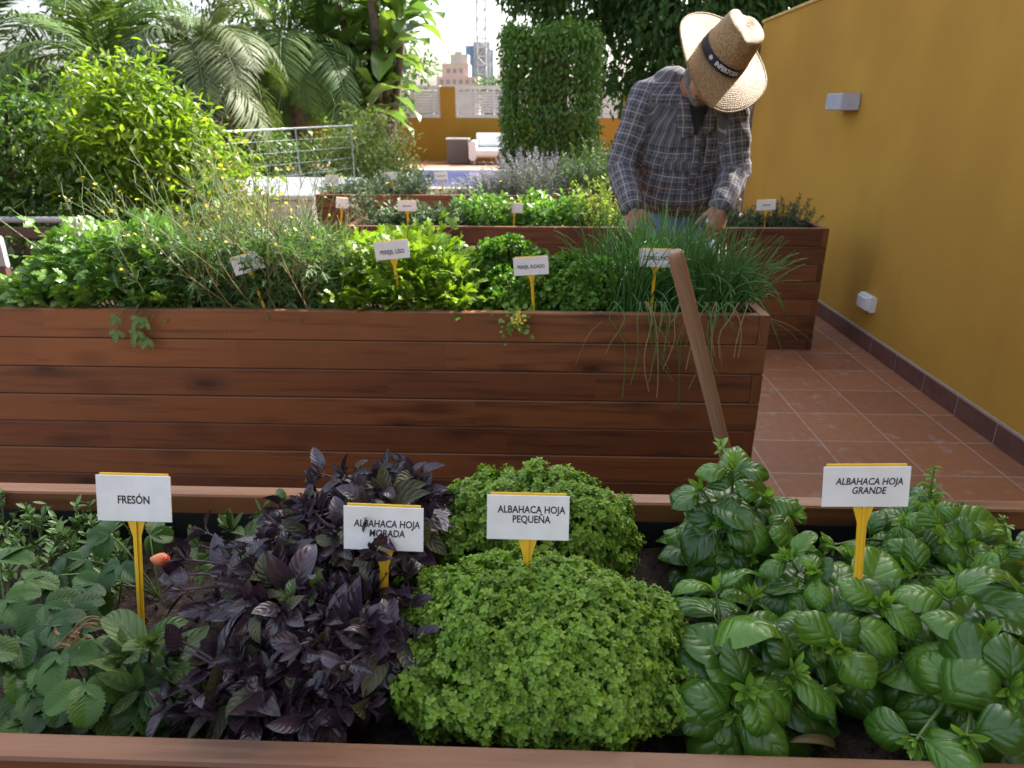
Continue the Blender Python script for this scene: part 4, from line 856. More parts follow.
tree('evergreen_tree', 'huge dark evergreen tree overhanging the gardener and the yellow wall', (2.9, 10.4, 0), 3.0,
     [((.6, 10.6, 3.3), 1.3, 1.1, .95), ((1.9, 10.2, 2.75), 1.1, 1.0, 1.05), ((3.1, 10.4, 3.2), 1.3, 1.1, 1.2), ((4.4, 10.6, 3.2), 1.2, 1.2, 1.3), ((2.3, 10.9, 4.6), 1.9, 1.2, 1.2), ((1.3, 10.9, 2.1), .8, .7, .8), ((2.0, 11.0, 1.9), .9, .8, .9), ((2.9, 11.2, 2.2), 1.0, .8, .9), ((.5, 11.1, 2.8), .8, .7, .6), ((-.15, 11.0, 3.25), .75, .7, .62)], 47000, .11, M_DARK, 152, tr=.2, hang=.5)
tree('hedge_shrub', 'dark low shrub right of the ivy column below the lattice', (.95, 10.9, 0), .25, [((.95, 10.9, .45), .35, .35, .42)], 1600, .07, M_DARK, 153, tr=.03, cat='shrub')

# ------------------------------------------------------------------ railing, far wall and furniture
STEEL = plain('galvanised_steel', (.36, .41, .40), .35, .1, 10, metal=.4)
rail = empty('cable_railing', (-2.8, 7.8, 0), 'galvanised cable railing on the low white block beside the shrubs', 'railing')
A = np.array([-3.05, 7.2, 0]) - (-2.8, 7.8, 0); Bp = np.array([-2.22, 8.9, 0]) - (-2.8, 7.8, 0)
b = MB(); b.tube([A + (0, 0, 1.13), Bp + (0, 0, 1.16)], .011, 8); b.build('handrail', STEEL, rail)
b = MB()
for k in range(4): b.tube([A + (0, 0, .66 + k * .12), Bp + (0, 0, .68 + k * .12)], .003, 5)
b.build('cables', STEEL, rail)
for t in (.02, .5, .98): p = A + (Bp - A) * t; b = MB(); b.tube([p + (0, 0, .55), p + (0, 0, 1.14)], .007, 8); b.build('post', STEEL, rail)
WPL = plain('white_rendered_plinth', (.72, .71, .68), .85, .08, 6)
pe = empty('low_wall', (-2.9, 8.1, 0), 'low white rendered terrace block carrying the cable railing', 'wall'); b = MB(); b.box((-.7, -1.0, 0), (.66, 1.0, .50), ch=.01); b.build('body', WPL, pe); b = MB(); b.box((-.73, -1.03, .50), (.70, 1.03, .55), ch=.008); b.build('coping', WPL, pe)

YF = stucco('far_ochre_render', (.36, .19, .022), (.32, .165, .020), (.27, .14, .018))
fw = empty('far_wall', (-2.5, 21.2, 0), 'ochre boundary wall with white lattice panels across the pool', 'wall')
Z0, Z1 = 1.17, 1.98
b = MB(); X0, X1 = -14, 8; xs = [(-14, -8.2), (-7.6, -4.8), (-4.2, -2.62)]
ops = [(-8.0, -5.6), (-5.1, -2.78), (-2.36, -.25), (.2, 2.3), (2.8, 5.0)]
b.box((X0 + 2.5, 0, 0), (X1 + 2.5, .25, Z0)); x = X0
for a, c in ops: b.box((x + 2.5, 0, Z0), (a + 2.5, .25, Z1)); x = c
b.box((x + 2.5, 0, Z0), (X1 + 2.5, .25, Z1)); b.build('rendered_wall', YF, fw)
LW = plain('white_lattice_block', (.62, .60, .57), .8, .1, 6)
for a, c in ops:
    b = MB(); n = 9
    b.box((a + 2.5, .02, Z0), (c + 2.5, .16, Z0 + .09)); b.box((a + 2.5, .02, Z1 - .07), (c + 2.5, .16, Z1 + .03))
    for k in range(1, n): z = Z0 + .09 + (Z1 - Z0 - .16) * k / n; b.box((a + 2.5, .05, z - .03), (c + 2.5, .13, z + .03))
    for k in range(int((c - a) / .52) + 2): xx = min(a + k * .52, c - .05); b.box((xx + 2.5, .03, Z0 + .09), (xx + 2.55, .15, Z1 - .07))
    b.build('lattice_panel', LW, fw)
WICK = plain('grey_wicker', (.24, .20, .18), .8, .3, 60, .5)
wb = empty('wicker_box', (-2.2, 20.3, 0), 'grey wicker storage box against the far wall', 'box')
b = MB()
for k in range(14): b.box((-.29, -.30, .03 + k * .042), (.29, .30, .066 + k * .042), r=k * .07, ch=.006)
b.build('body', WICK, wb); b = MB(); b.box((-.31, -.32, .62), (.31, .32, .67), ch=.01); b.build('lid', plain('pale_lid', (.45, .43, .40), .7, .1), wb)
wa = empty('outdoor_armchair', (-1.12, 20.0, 0), 'white cushioned outdoor armchair by the far wall', 'armchair')
WF = plain('white_outdoor_fabric', (.72, .73, .72), .8, .06, 20)
b = MB(); b.box((-.55, -.4, .2), (.55, .35, .42), ch=.05); b.build('seat', WF, wa); b = MB(); b.box((-.58, .2, .42), (.58, .42, .80), ch=.08); b.build('backrest', WF, wa)
for s in (-1, 1): b = MB(); b.box((s * .64 - .1, -.42, .12), (s * .64 + .1, .4, .62), ch=.06, axis=1); b.build('armrest', WF, wa)
for sx in (-1, 1):
    for sy in (-1, 1): b = MB(); b.box((sx * .6 - .025, sy * .33 - .025, 0.008), (sx * .6 + .025, sy * .33 + .025, .2), axis=2); b.build('leg', STEEL, wa)
lg = empty('low_table', (-3.95, 19.6, 0), 'low white-topped table at the left of the far wall', 'table'); b = MB(); b.box((-.35, -.25, .12), (.35, .25, .17), ch=.01); b.build('tabletop', WF, lg)
for sx in (-1, 1): b = MB(); b.box((sx * .3 - .03, -.2, .008), (sx * .3 + .03, .2, .12), axis=1); b.build('leg', STEEL, lg)

# distant city
PINK = plain('pink_render', (.62, .44, .38), .9, .06, .3); GLASS = plain('hazed_window_glass', (.34, .27, .26), .2, .1); CREAM = plain('cream_render', (.58, .50, .44), .9, .06, .3)  # window glass colour lightened to stand in for distance haze
hb = empty('apartment_block', (-16, 150, 0), 'pink stepped apartment block above the far wall', 'building')
b = MB(); b.box((-4.2, 0, 0), (3.9, 8, 7.9)); b.box((-3.2, 1, 7.9), (2.0, 7, 10.3)); b.build('walls', PINK, hb); b = MB(); b.box((-1.6, 2, 10.3), (1.8, 6, 12.0)); b.box((-.8, 2.4, 12), (.7, 5, 12.5)); b.build('roof_house', CREAM, hb)
for zz in (5.2, 6.6, 8.6):
    for k in range(6):
        xx = -3.6 + k * 1.25
        if zz > 8 and not -3 < xx < 1.2: continue
        b = MB(); y0 = -.04 if zz < 8 else .96; b.box((xx, y0, zz), (xx + .7, y0 + .1, zz + .8)); b.build('window', GLASS, hb)
CONC = plain('raw_concrete', (.48, .46, .48), .9, .2, .6); BLUE = plain('blue_safety_net', (.22, .36, .62), .8, .25, .8)
tw = empty('tower_block', (-15.2, 190, 0), 'unfinished concrete tower wrapped in blue netting', 'building')
b = MB(); b.box((-1.2, 0, 0), (2.9, 8, 17.4)); 
for k in range(8): b.box((-1.35, -.25, 3 + k * 1.8), (3.05, 8.2, 3.25 + k * 1.8))
b.build('frame', CONC, tw)
b = MB(); b.box((-3.1, .6, 0), (-1.25, 7, 16.6)); b.build('netting', BLUE, tw); b = MB(); b.box((2.95, 1, 0), (3.6, 7, 15.8)); b.build('side_netting', plain('pale_blue_net', (.35, .42, .55), .8, .2, .8), tw)
cr = empty('tower_crane', (-14.2, 188, 0), 'lattice mast of a tower crane above the unfinished tower', 'crane')
CM = plain('grey_crane_steel', (.40, .42, .46), .6, .1, 1); b = MB(); hw_ = 1.05
for sx in (-1, 1):
    for sy in (-1, 1): b.tube([(sx * hw_, sy * hw_, 0), (sx * hw_, sy * hw_, 40)], .14, 5)
for k in range(20):
    z = k * 2; s_ = 1 if k % 2 else -1
    for a_ in (-1, 1): b.tube([(-s_ * hw_, a_ * hw_, z), (s_ * hw_, a_ * hw_, z + 2)], .09, 4); b.tube([(a_ * hw_, -s_ * hw_, z), (a_ * hw_, s_ * hw_, z + 2)], .09, 4); b.tube([(-hw_, a_ * hw_, z), (hw_, a_ * hw_, z)], .09, 4)
b.build('mast', CM, cr); b = MB(); b.box((-30, -.8, 40), (14, .8, 41.4)); b.build('jib', CM, cr); b = MB(); b.box((-1.3, -1.3, 37.5), (1.3, 1.3, 40)); b.build('cab', CM, cr)
for q, (px, s) in enumerate(((492, 1.3), (505, 1.1), (486, .8))):
    c = aty(px, 88, 70); tree('distant_tree', ('distant tree to the right of the pink block', 'distant tree beside the ivy column', 'small distant tree before the tower')[q], (c.x, 70, 0), c.z - 1, [((c.x, 70, c.z - .6), 1.4 * s, 1.2, 1.2 * s)], 700, .3, M_MIDT, 160 + q, tr=.2, group='distant trees above the far wall')

# ------------------------------------------------------------------ bench and chair at the left
DW = plain('dark_brown_slat', (.085, .035, .022), .6, .2, 20); WM = plain('white_painted_metal', (.30, .30, .31), .5, .1, 20)
bn = empty('garden_bench', (-3.3, 4.1, 0), 'garden bench with pale frame and dark slats under the citrus tree', 'bench')
b = MB()
for k in range(4): b.box((-.42, -.25 + k * .12, .36), (.42, -.15 + k * .12, .385), ch=.004)
b.build('seat', DW, bn)
b = MB()
for k in range(2): b.box((-.42, .235, .47 + k * .10), (.42, .26, .54 + k * .10), ch=.004)
b.build('backrest', DW, bn); b = MB(); b.tube([(-.46, .27, .68), (.46, .27, .68)], .02, 8); b.build('top_rail', WM, bn)
for sx in (-1, 1):
    for y0 in (-.26, .25): b = MB(); b.box((sx * .44 - .02, y0 - .02, 0), (sx * .44 + .02, y0 + .02, .36 if y0 < 0 else .70), axis=2); b.build('leg', WM, bn)
gc = empty('garden_chair', (-2.93, 3.3, 0), 'garden chair with pale seat back at the left edge', 'chair')
b = MB(); b.box((-.22, -.2, .42), (.22, .22, .45), ch=.006); b.build('seat', DW, gc); b = MB(); b.box((-.22, .2, .56), (.22, .23, .72), ch=.01); b.build('backrest', WM, gc)
for sx in (-1, 1):
    for y0 in (-.18, .21): b = MB(); b.box((sx * .2 - .018, y0 - .018, 0), (sx * .2 + .018, y0 + .018, .42 if y0 < 0 else .56), axis=2); b.build('leg', DW, gc)

# ------------------------------------------------------------------ wooden handle (hoe)
top = aty(675, 251, 1.0); mid = aty(722, 440, 1.085); d = (mid - top).normalized(); bot = top + d * ((top.z - .02) / -d.z)
hoe = empty('garden_hoe', (bot.x, bot.y, 0), 'garden hoe leaning against the front planter, only its round wooden handle in sight', 'tool')
m, nt, p, out = mat('ash_handle_wood'); g = G(nt); uvs = g.sep(g.n('ShaderNodeUVMap').outputs[0]); nz = g.noise(g.comb(g.m('MULTIPLY', uvs[0], 4), g.m('MULTIPLY', uvs[1], 18), 0.0), 2, 5)
g.set(p.inputs['Base Color'], g.mix(g.ramp(nz, .3, .7), (.30, .17, .105), (.20, .105, .065))); p.inputs['Roughness'].default_value = .55; HW = m
t0 = np.array(top) - np.array([bot.x, bot.y, 0]); d0 = np.array(d); L = (top - bot).length
b = MB(); tt = np.array([0, .0012, .004, .009, .02, .1, .3, .5, .7, .9, 1.0]); ra = .80 * np.array([.0085, .0115, .0132, .0142, .0145, .0145, .0142, .0142, .0145, .015, .015]); b.tube(t0 + d0 * tt[:, None] * L, ra, 16); b.build('handle', HW, hoe)
b = MB(); e = t0 + d0 * L; b.tube([e - d0 * .1, e + d0 * .005], [.018, .021], 12); b.box((e[0] - .08, e[1] + .0, .004), (e[0] + .08, e[1] + .16, .010)); b.build('blade', plain('dark_steel', (.08, .08, .085), .5, .2, 20, metal=.7), hoe)

#PERSON#
# ------------------------------------------------------------------ the gardener
def ball(V, F, c, r, axes=None, n=12):
    """append an ellipsoid (quads); r = radius or 3 radii along axes"""
    th = np.linspace(0, PI, n + 1)[1:-1]; ph = np.arange(2 * n) * PI / n
    P = np.stack([np.outer(np.sin(th), np.cos(ph)), np.outer(np.sin(th), np.sin(ph)), np.outer(np.cos(th), np.ones(2 * n))], -1).reshape(-1, 3)
    P = np.concatenate([P, [[0, 0, 1], [0, 0, -1]]]) * np.broadcast_to(np.asarray(r, float), (3,))
    if axes is not None: P = P @ np.asarray(axes, float)
    o = sum(len(v) for v in V); V.append(P + np.asarray(c, float)); k = 2 * n; m = len(th)
    for i in range(m - 1):
        for j in range(k): F.append((o + i * k + j, o + (i + 1) * k + j, o + (i + 1) * k + (j + 1) % k, o + i * k + (j + 1) % k))
    for j in range(k): F.append((o + m * k, o + j, o + (j + 1) % k)); F.append((o + m * k + 1, o + (m - 1) * k + (j + 1) % k, o + (m - 1) * k + j))
def limb(V, F, p0, r0, p1, r1, n=12, step=.35):
    p0 = np.asarray(p0, float); p1 = np.asarray(p1, float); L = np.linalg.norm(p1 - p0); k = max(2, int(L / (min(r0, r1) * step)) + 1)
    for t in np.linspace(0, 1, k): ball(V, F, p0 + (p1 - p0) * t, r0 + (r1 - r0) * t, None, n)
def remesh(V, F, voxel, smooth, name):
    me = bpy.data.meshes.new('tmp'); me.from_pydata(np.concatenate(V).tolist(), [], F); o = bpy.data.objects.new('tmp', me); col.objects.link(o)
    m = o.modifiers.new('r', 'REMESH'); m.mode = 'VOXEL'; m.voxel_size = voxel
    if smooth: s = o.modifiers.new('s', 'SMOOTH'); s.iterations = smooth; s.factor = .5
    bpy.context.view_layer.update(); res = bpy.data.meshes.new_from_object(o.evaluated_get(bpy.context.evaluated_depsgraph_get())); bpy.data.objects.remove(o); bpy.data.meshes.remove(me)
    res.name = name; res.polygons.foreach_set('use_smooth', np.ones(len(res.polygons), bool)); return res
def coords(me): a = np.empty(len(me.vertices) * 3, np.float32); me.vertices.foreach_get('co', a); return a.reshape(-1, 3).astype(float)
def setco(me, a): me.vertices.foreach_set('co', a.astype(np.float32).ravel()); me.update()

PX, PYY = .57, 3.06                                   # the man's feet
O = np.array([PX, PYY, 0.0])
LS = np.array([.405, 2.93, 1.345]); RS = np.array([.712, 2.88, 1.29])     # shoulders (viewer's left / right)
LE = np.array([.318, 2.90, 1.105]); RE = np.array([.745, 2.84, 1.095])
LW = np.array([.345, 2.70, .975]); RW = np.array([.672, 2.70, .985])
HIP = np.array([.575, 3.10, .90]); BEL = np.array([.565, 3.00, 1.05]); CHE = np.array([.562, 2.95, 1.20]); UPP = np.array([.565, 2.94, 1.31])
ha = nrm(np.array([.42, -.60, .68]))                  # up through the crown of the head
hf = np.array([-.12, -.72, -.68]); hf = nrm(hf - ha * hf.dot(ha)); hs = np.cross(hf, ha)
HC = np.array([.606, 2.735, 1.448])
NB = np.array([.572, 2.90, 1.375])
# skin: one body
V, F = [], []
ball(V, F, HC, (.073, .092, .105), (hs, hf, ha), 16)
ball(V, F, HC - ha * .055 + hf * .022, (.058, .070, .070), (hs, hf, ha), 14)          # jaw
ball(V, F, HC - ha * .096 + hf * .058, (.026, .022, .020), (hs, hf, ha), 10)          # chin
for k, (u, rr) in enumerate(((.012, .011), (-.004, .013), (-.022, .0165))): ball(V, F, HC + ha * (u - .012) + hf * (.092 + .006 * k), rr, None, 8)   # nose
for s in (-1, 1):
    ball(V, F, HC - ha * .052 + hf * .083 + hs * s * .012, (.018, .010, .006), (hs, hf, ha), 8)   # lips
    ball(V, F, HC - ha * .01 + hs * s * .076 - hf * .008, (.009, .020, .033), (hs, hf, ha), 10)     # ears
    ball(V, F, HC + ha * .022 + hf * .083 + hs * s * .032, (.026, .012, .010), (hs, hf, ha), 8)     # brow
    ball(V, F, HC - ha * .022 + hf * .072 + hs * s * .038, (.022, .018, .020), (hs, hf, ha), 8)     # cheek
limb(V, F, HC - ha * .05 - hf * .03, .056, NB, .062)
limb(V, F, NB, .062, UPP, .07)
for a, c, rx, ry in ((HIP, BEL, .14, .10), (BEL, CHE, .145, .105), (CHE, UPP, .15, .10)):
    for t in np.linspace(0, 1, 6): ball(V, F, a + (c - a) * t, (rx, ry, .07))
for sh in (LS, RS): limb(V, F, UPP, .065, sh, .05)
def hand(W, d, n, side, curl):
    """W wrist, d forearm direction, n back of the hand, side towards the thumb"""
    d = nrm(d); n = nrm(n - d * n.dot(d)); s = nrm(side - d * np.dot(side, d) - n * np.dot(side, n))
    ball(V, F, W + d * .045, (.040, .048, .017), (s, d, n), 12); ball(V, F, W + d * .075, (.041, .024, .015), (s, d, n), 10); limb(V, F, W - d * .03, .025, W + d * .02, .024)
    for k, (off, L) in enumerate(((.031, .070), (.0105, .079), (-.0105, .074), (-.031, .058))):
        p = W + d * (.085 - .004 * abs(k - 1)) + s * off; dd = nrm(d + s * off * 3.5); q = dd
        for j, (fr, rr) in enumerate(((.42, .0092), (.32, .0084), (.26, .0074))):
            a = curl * (.35 + .35 * j); q = nrm(dd * math.cos(a) - n * math.sin(a)); e = p + q * L * fr; limb(V, F, p, rr, e, rr * .92, 8, .7); p = e
    p = W + d * .022 + s * .032; q = nrm(d * .75 + s * .5 - n * .45)
    for fr, rr in ((.032, .0125), (.024, .0105), (.018, .009)): e = p + q * fr; limb(V, F, p, rr, e, rr * .93, 8, .7); p = e; q = nrm(q + d * .35 - n * .35)
for sh, el, wr, sd in ((LS, LE, LW, 1), (RS, RE, RW, -1)):
    limb(V, F, sh, .050, el, .038); limb(V, F, el, .040, wr, .027)
hand(LW + nrm(LW - LE) * .01, nrm(LW - LE) * .45 + np.array([.12, -.25, -.8]), np.array([-.35, -.9, .15]), np.array([1, -.3, 0.]), 1.0)
hand(RW + nrm(RW - RE) * .01, nrm(RW - RE) * .4 + np.array([-.1, -.15, -.8]), np.array([.35, -.9, .15]), np.array([-1, -.3, 0.]), 1.5)
for s in (-1, 1):
    hip = HIP + (s * .085, 0, -.06); kn = np.array([PX + s * .11, PYY + .02, .47]); an = np.array([PX + s * .13, PYY + .06, .09])
    limb(V, F, hip, .085, kn, .056); limb(V, F, kn, .056, an, .036); limb(V, F, an + (0, 0, -.04), .036, an + (s * .02, -.15, -.052), .03)
me = remesh(V, F, .0052, 3, 'person')
a = coords(me) - O; setco(me, a)
def skin_mat():
    m, nt, p, out = mat('weathered_skin'); g = G(nt); v = g.coord('Object')
    c = g.mix(g.ramp(g.noise(v, 14, 4), .35, .65), (.34, .165, .11), (.27, .11, .075)); c = g.mix(g.ramp(g.noise(v, 160, 3), .5, .7, 0, .35), c, (.22, .10, .07))
    g.set(p.inputs['Base Color'], c); p.inputs['Roughness'].default_value = .5; p.inputs['Subsurface Weight'].default_value = .08; p.inputs['Subsurface Radius'].default_value = (.01, .004, .002)
    g.set(p.inputs['Normal'], g.bump(g.noise(v, 220, 3), .2, .001)); return m
me.materials.append(skin_mat()); man = bpy.data.objects.new('person', me); col.objects.link(man); man.location = O
tag(man, 'gardener in a checked shirt and straw hat bending over the chives', 'person')

# clothing: tailored shells round the same skeleton
def cloth(name, V, F, bones, voxel, smooth, wr, mat_, cut=None, seed=1):
    me = remesh(V, F, voxel, smooth, name); a = coords(me)
    # nearest bone gives the fabric coordinates
    best = np.full(len(a), 1e9); uu = np.zeros(len(a)); vv = np.zeros(len(a)); rn = np.zeros(len(a))
    for k, (p0, p1, rad, front) in enumerate(bones):
        p0 = np.asarray(p0, float); p1 = np.asarray(p1, float); L = np.linalg.norm(p1 - p0); ax = (p1 - p0) / L; t = np.clip((a - p0) @ ax / L, -.15, 1.15); q = a - p0 - (t * L)[:, None] * ax; dist = np.linalg.norm(q, axis=1) - rad
        fr = nrm(np.asarray(front, float) - ax * np.dot(front, ax)); sd = np.cross(ax, fr); ang = np.arctan2(q @ sd, q @ fr)
        w = dist < best; best[w] = dist[w]; uu[w] = (ang * rad)[w] + k * .013; vv[w] = (t * L)[w] + k * .02; rn[w] = k
    n = np.empty(len(a) * 3, np.float32); me.vertices.foreach_get('normal', n); n = n.reshape(-1, 3)
    a = a + n * wr(a, rn)[:, None]
    if cut is not None: a = cut(a)
    for nm, x in (('cloth_u', uu), ('cloth_v', vv)):
        at = me.attributes.new(nm, 'FLOAT', 'POINT'); at.data.foreach_set('value', x.astype(np.float32))
    setco(me, a - O); me.materials.append(mat_); o = bpy.data.objects.new(name, me); col.objects.link(o); o.parent = man; return o
def plaid():
    m, nt, p, out = mat('checked_shirt_fabric'); g = G(nt); u = g.attr('cloth_u'); v = g.attr('cloth_v'); ob = g.coord('Object')
    wob = g.m('MULTIPLY', g.m('SUBTRACT', g.noise(ob, 9, 2), .5), .012)
    def stripe(x, per, w, off=0.0):
        f = g.m('FRACT', g.m('ADD', g.m('DIVIDE', g.m('ADD', x, wob), per), off + 50.0)); return g.ramp(g.m('ABSOLUTE', g.m('SUBTRACT', f, .5)), w * .7, w, 1, 0)
    P_ = .041
    c = g.mix(g.m('MULTIPLY', stripe(u, P_, .17, .5), .6), (.105, .095, .106), (.040, .040, .062))
    c = g.mix(g.m('MULTIPLY', stripe(v, P_, .17, .5), .6), c, (.040, .040, .062))
    l1 = g.m('MAXIMUM', stripe(u, P_, .045), stripe(v, P_, .045)); l2 = g.m('MAXIMUM', stripe(u, P_, .022, .36), stripe(v, P_, .022, .36))
    c = g.mix(g.m('MULTIPLY', l1, .5), c, (.46, .44, .45)); c = g.mix(g.m('MULTIPLY', l2, .5), c, (.34, .34, .38))
    g.set(p.inputs['Base Color'], c); p.inputs['Roughness'].default_value = .9; p.inputs['Specular IOR Level'].default_value = .2
    wr = g.noise(g.scale(ob, (1, 1, .6)), 22, 4, .6); g.set(p.inputs['Normal'], g.bump(g.m('ADD', wr, g.m('MULTIPLY', g.noise(ob, 500, 2), .06)), .55, .012)); return m
PLAID = plaid()
def wrinkle(amp):
    def f(a, rn):
        x, y, z = a.T
        return amp * (np.sin(z * 62 + x * 40 + 2 * np.sin(x * 21 + rn)) * .5 + np.sin((z - x) * 95 + y * 50 + 2.2 * np.sin(z * 33)) * .35 + np.sin(x * 70 + y * 60 + 3 * np.sin(z * 14)) * .35)
    return f
V, F = [], []
for p_, (rx, ry, rz) in ((HIP + (0, -.03, .045), (.172, .125, .05)), (BEL + (0, -.02, -.06), (.178, .138, .08)), (BEL + (-.002, -.02, .0), (.182, .142, .09)), ((BEL + CHE) / 2 + (0, -.012, 0), (.188, .138, .09)), (CHE, (.194, .130, .09)), ((CHE + UPP) / 2, (.192, .125, .08)), (UPP, (.165, .11, .075)), (UPP + (-.03, .02, .055), (.12, .09, .06)), (np.array([.505, 2.95, 1.415]), (.085, .075, .05)), (np.array([.45, 2.94, 1.382]), (.075, .075, .05))): ball(V, F, p_, (rx, ry, rz), None, 16)
for sh, el, wr_ in ((LS, LE, LW), (RS, RE, RW)):
    limb(V, F, UPP + (sh - UPP) * .35, .098, sh, .074); limb(V, F, sh, .074, el, .060); limb(V, F, el, .060, wr_ - (wr_ - el) * .06, .047); limb(V, F, wr_ - (wr_ - el) * .22, .052, wr_ - (wr_ - el) * .04, .049)
fr = (0, -1, 0)
cloth('shirt', V, F, [(HIP, CHE, .17, fr), (CHE, UPP + (0, 0, .08), .16, fr), (LS, LE, .06, (-.5, -1, 0)), (LE, LW, .05, (-.5, -1, 0)), (RS, RE, .06, (.5, -1, 0)), (RE, RW, .05, (.5, -1, 0))], .010, 5, wrinkle(.0042), PLAID)
# dark neck opening, collar leaves and the button band
UND = plain('dark_undershirt', (.018, .018, .020), .9, .2, 60)
def patch(name, pts, m, th=.003, push=None):
    """small cloth panel: grid of points with thickness"""
    pts = np.asarray(pts, float); k, l = pts.shape[:2]; n = nrm(np.cross(pts[-1, 0] - pts[0, 0], pts[0, -1] - pts[0, 0])); b = MB(); q = pts.reshape(-1, 3) - O
    b.add(q, grid(l - 1, k - 1)); b.add(q + n * th, grid(l - 1, k - 1)[:, ::-1])
    rim = [i for i in range(l)] + [l * (j + 1) - 1 for j in range(1, k)] + [k * l - 1 - i for i in range(1, l)] + [l * j for j in range(k - 2, 0, -1)]
    b.add(np.concatenate([(q)[rim], (q + n * th)[rim]]), [(i, (i + 1) % len(rim), len(rim) + (i + 1) % len(rim), len(rim) + i) for i in range(len(rim))], smooth=False)
    o = b.build(name, m, man)
    for nm, x in (('cloth_u', q[:, 0] * .8 + q[:, 1] * .6), ('cloth_v', q[:, 2])): at = o.data.attributes.new(nm, 'FLOAT', 'POINT'); at.data.foreach_set('value', np.concatenate([x, x, x[rim], x[rim]]).astype(np.float32))
    return o
def fpt(x, z, lift=.004):
    """point on the shirt front at height z"""
    t = (z - .90) / .45; cy = np.interp(z, [.90, 1.05, 1.12, 1.20, 1.26, 1.31, 1.37], [3.07 - .128, 2.98 - .142, 2.965 - .140, 2.95 - .130, 2.945 - .126, 2.94 - .112, 2.93 - .085]); rx = .195
    return np.array([.565 + x, cy + .13 * (1 - math.sqrt(max(.05, 1 - (x / rx) ** 2))) - lift - .006, z])
SY = .0
patch('undershirt', [[fpt(-.045 + .035 + .0 - .03 * (1 - j / 6) + i / 4 * .075 * (1 - j / 6) + .02, 1.325 - j * .0165, .003) for i in range(5)] for j in range(7)], UND, .002)
for s in (-1, 1):
    patch('collar', [[fpt(.018 + s * (.012 + .030 * (1 - j / 5) + i / 4 * (.030 + .028 * (1 - abs(j - 3) / 3))), 1.355 - j * .026 + .012 * i / 4 * s, .012 - .004 * j / 5) for i in range(5)] for j in range(6)], PLAID, .003)
patch('button_band', [[fpt(.006 + i * .014, 1.222 - j * .02, .004) for i in range(3)] for j in range(13)], PLAID, .002)
patch('chest_pocket', [[fpt(.055 + i * .0165, 1.215 - j * .019, .004) for i in range(6)] for j in range(6)], PLAID, .002)
def denim():
    m, nt, p, out = mat('blue_denim'); g = G(nt); v = g.coord('Object'); c = g.mix(g.ramp(g.noise(v, 7, 4), .3, .7), (.09, .17, .30), (.15, .25, .40)); c = g.mix(g.ramp(g.noise(v, 300, 2), .5, .7, 0, .3), c, (.2, .27, .36))
    g.set(p.inputs['Base Color'], c); p.inputs['Roughness'].default_value = .9; g.set(p.inputs['Normal'], g.bump(g.noise(v, 20, 3), .4, .01)); return m
V, F = [], []
ball(V, F, HIP + (0, .0, -.02), (.165, .125, .10), None, 14); ball(V, F, HIP + (0, 0, .04), (.16, .118, .06), None, 14)
for s in (-1, 1):
    hip = HIP + (s * .085, 0, -.07); kn = np.array([PX + s * .11, PYY + .02, .47]); an = np.array([PX + s * .13, PYY + .06, .10]); limb(V, F, hip, .100, kn, .075); limb(V, F, kn, .075, an, .062)
cloth('trousers', V, F, [(HIP, HIP - np.array([0, 0, .2]), .15, fr)], .012, 4, wrinkle(.004), denim())
V, F = [], []
SHO = plain('brown_work_shoe', (.06, .035, .02), .6, .2, 30)
for s in (-1, 1):
    V, F = [], []; an = np.array([PX + s * .13, PYY + .06, .06]); limb(V, F, an, .05, an + (s * .02, -.15, -.02), .046, 10); ball(V, F, an + (0, .02, .03), .052, None, 10)
    me = remesh(V, F, .010, 3, 'shoe'); aa = coords(me); aa[:, 2] = np.maximum(aa[:, 2], .004); setco(me, aa - O); me.materials.append(SHO); o = bpy.data.objects.new('shoe', me); col.objects.link(o); o.parent = man
# hair and short beard
V, F = [], []
ball(V, F, HC + ha * .012 - hf * .012, (.079, .090, .100), (hs, hf, ha), 14)
for s in (-1, 1): limb(V, F, HC - hf * .02 + hs * s * .071 - ha * .0, .016, HC + hf * .012 + hs * s * .064 - ha * .062, .017, 8); limb(V, F, HC + hf * .012 + hs * s * .062 - ha * .062, .019, HC + hf * .064 + hs * s * .018 - ha * .094, .017, 8)
limb(V, F, HC + hf * .078 - ha * .075 - hs * .022, .010, HC + hf * .078 - ha * .075 + hs * .022, .010, 8); ball(V, F, HC + hf * .064 - ha * .098, .022, None, 10)
me = remesh(V, F, .006, 2, 'grey_hair'); aa = coords(me)
ql = (aa - HC) @ ha; qf = (aa - HC) @ hf; keep = (qf > .045) & (ql > -.045)            # leave the face free of hair
aa[keep] -= hf * .03
rr = rng(7); aa += rr.normal(0, .0012, aa.shape); setco(me, aa - O); me.materials.append(plain('grey_hair', (.20, .19, .185), .8, .35, 180, .6)); o = bpy.data.objects.new('hair', me); col.objects.link(o); o.parent = man
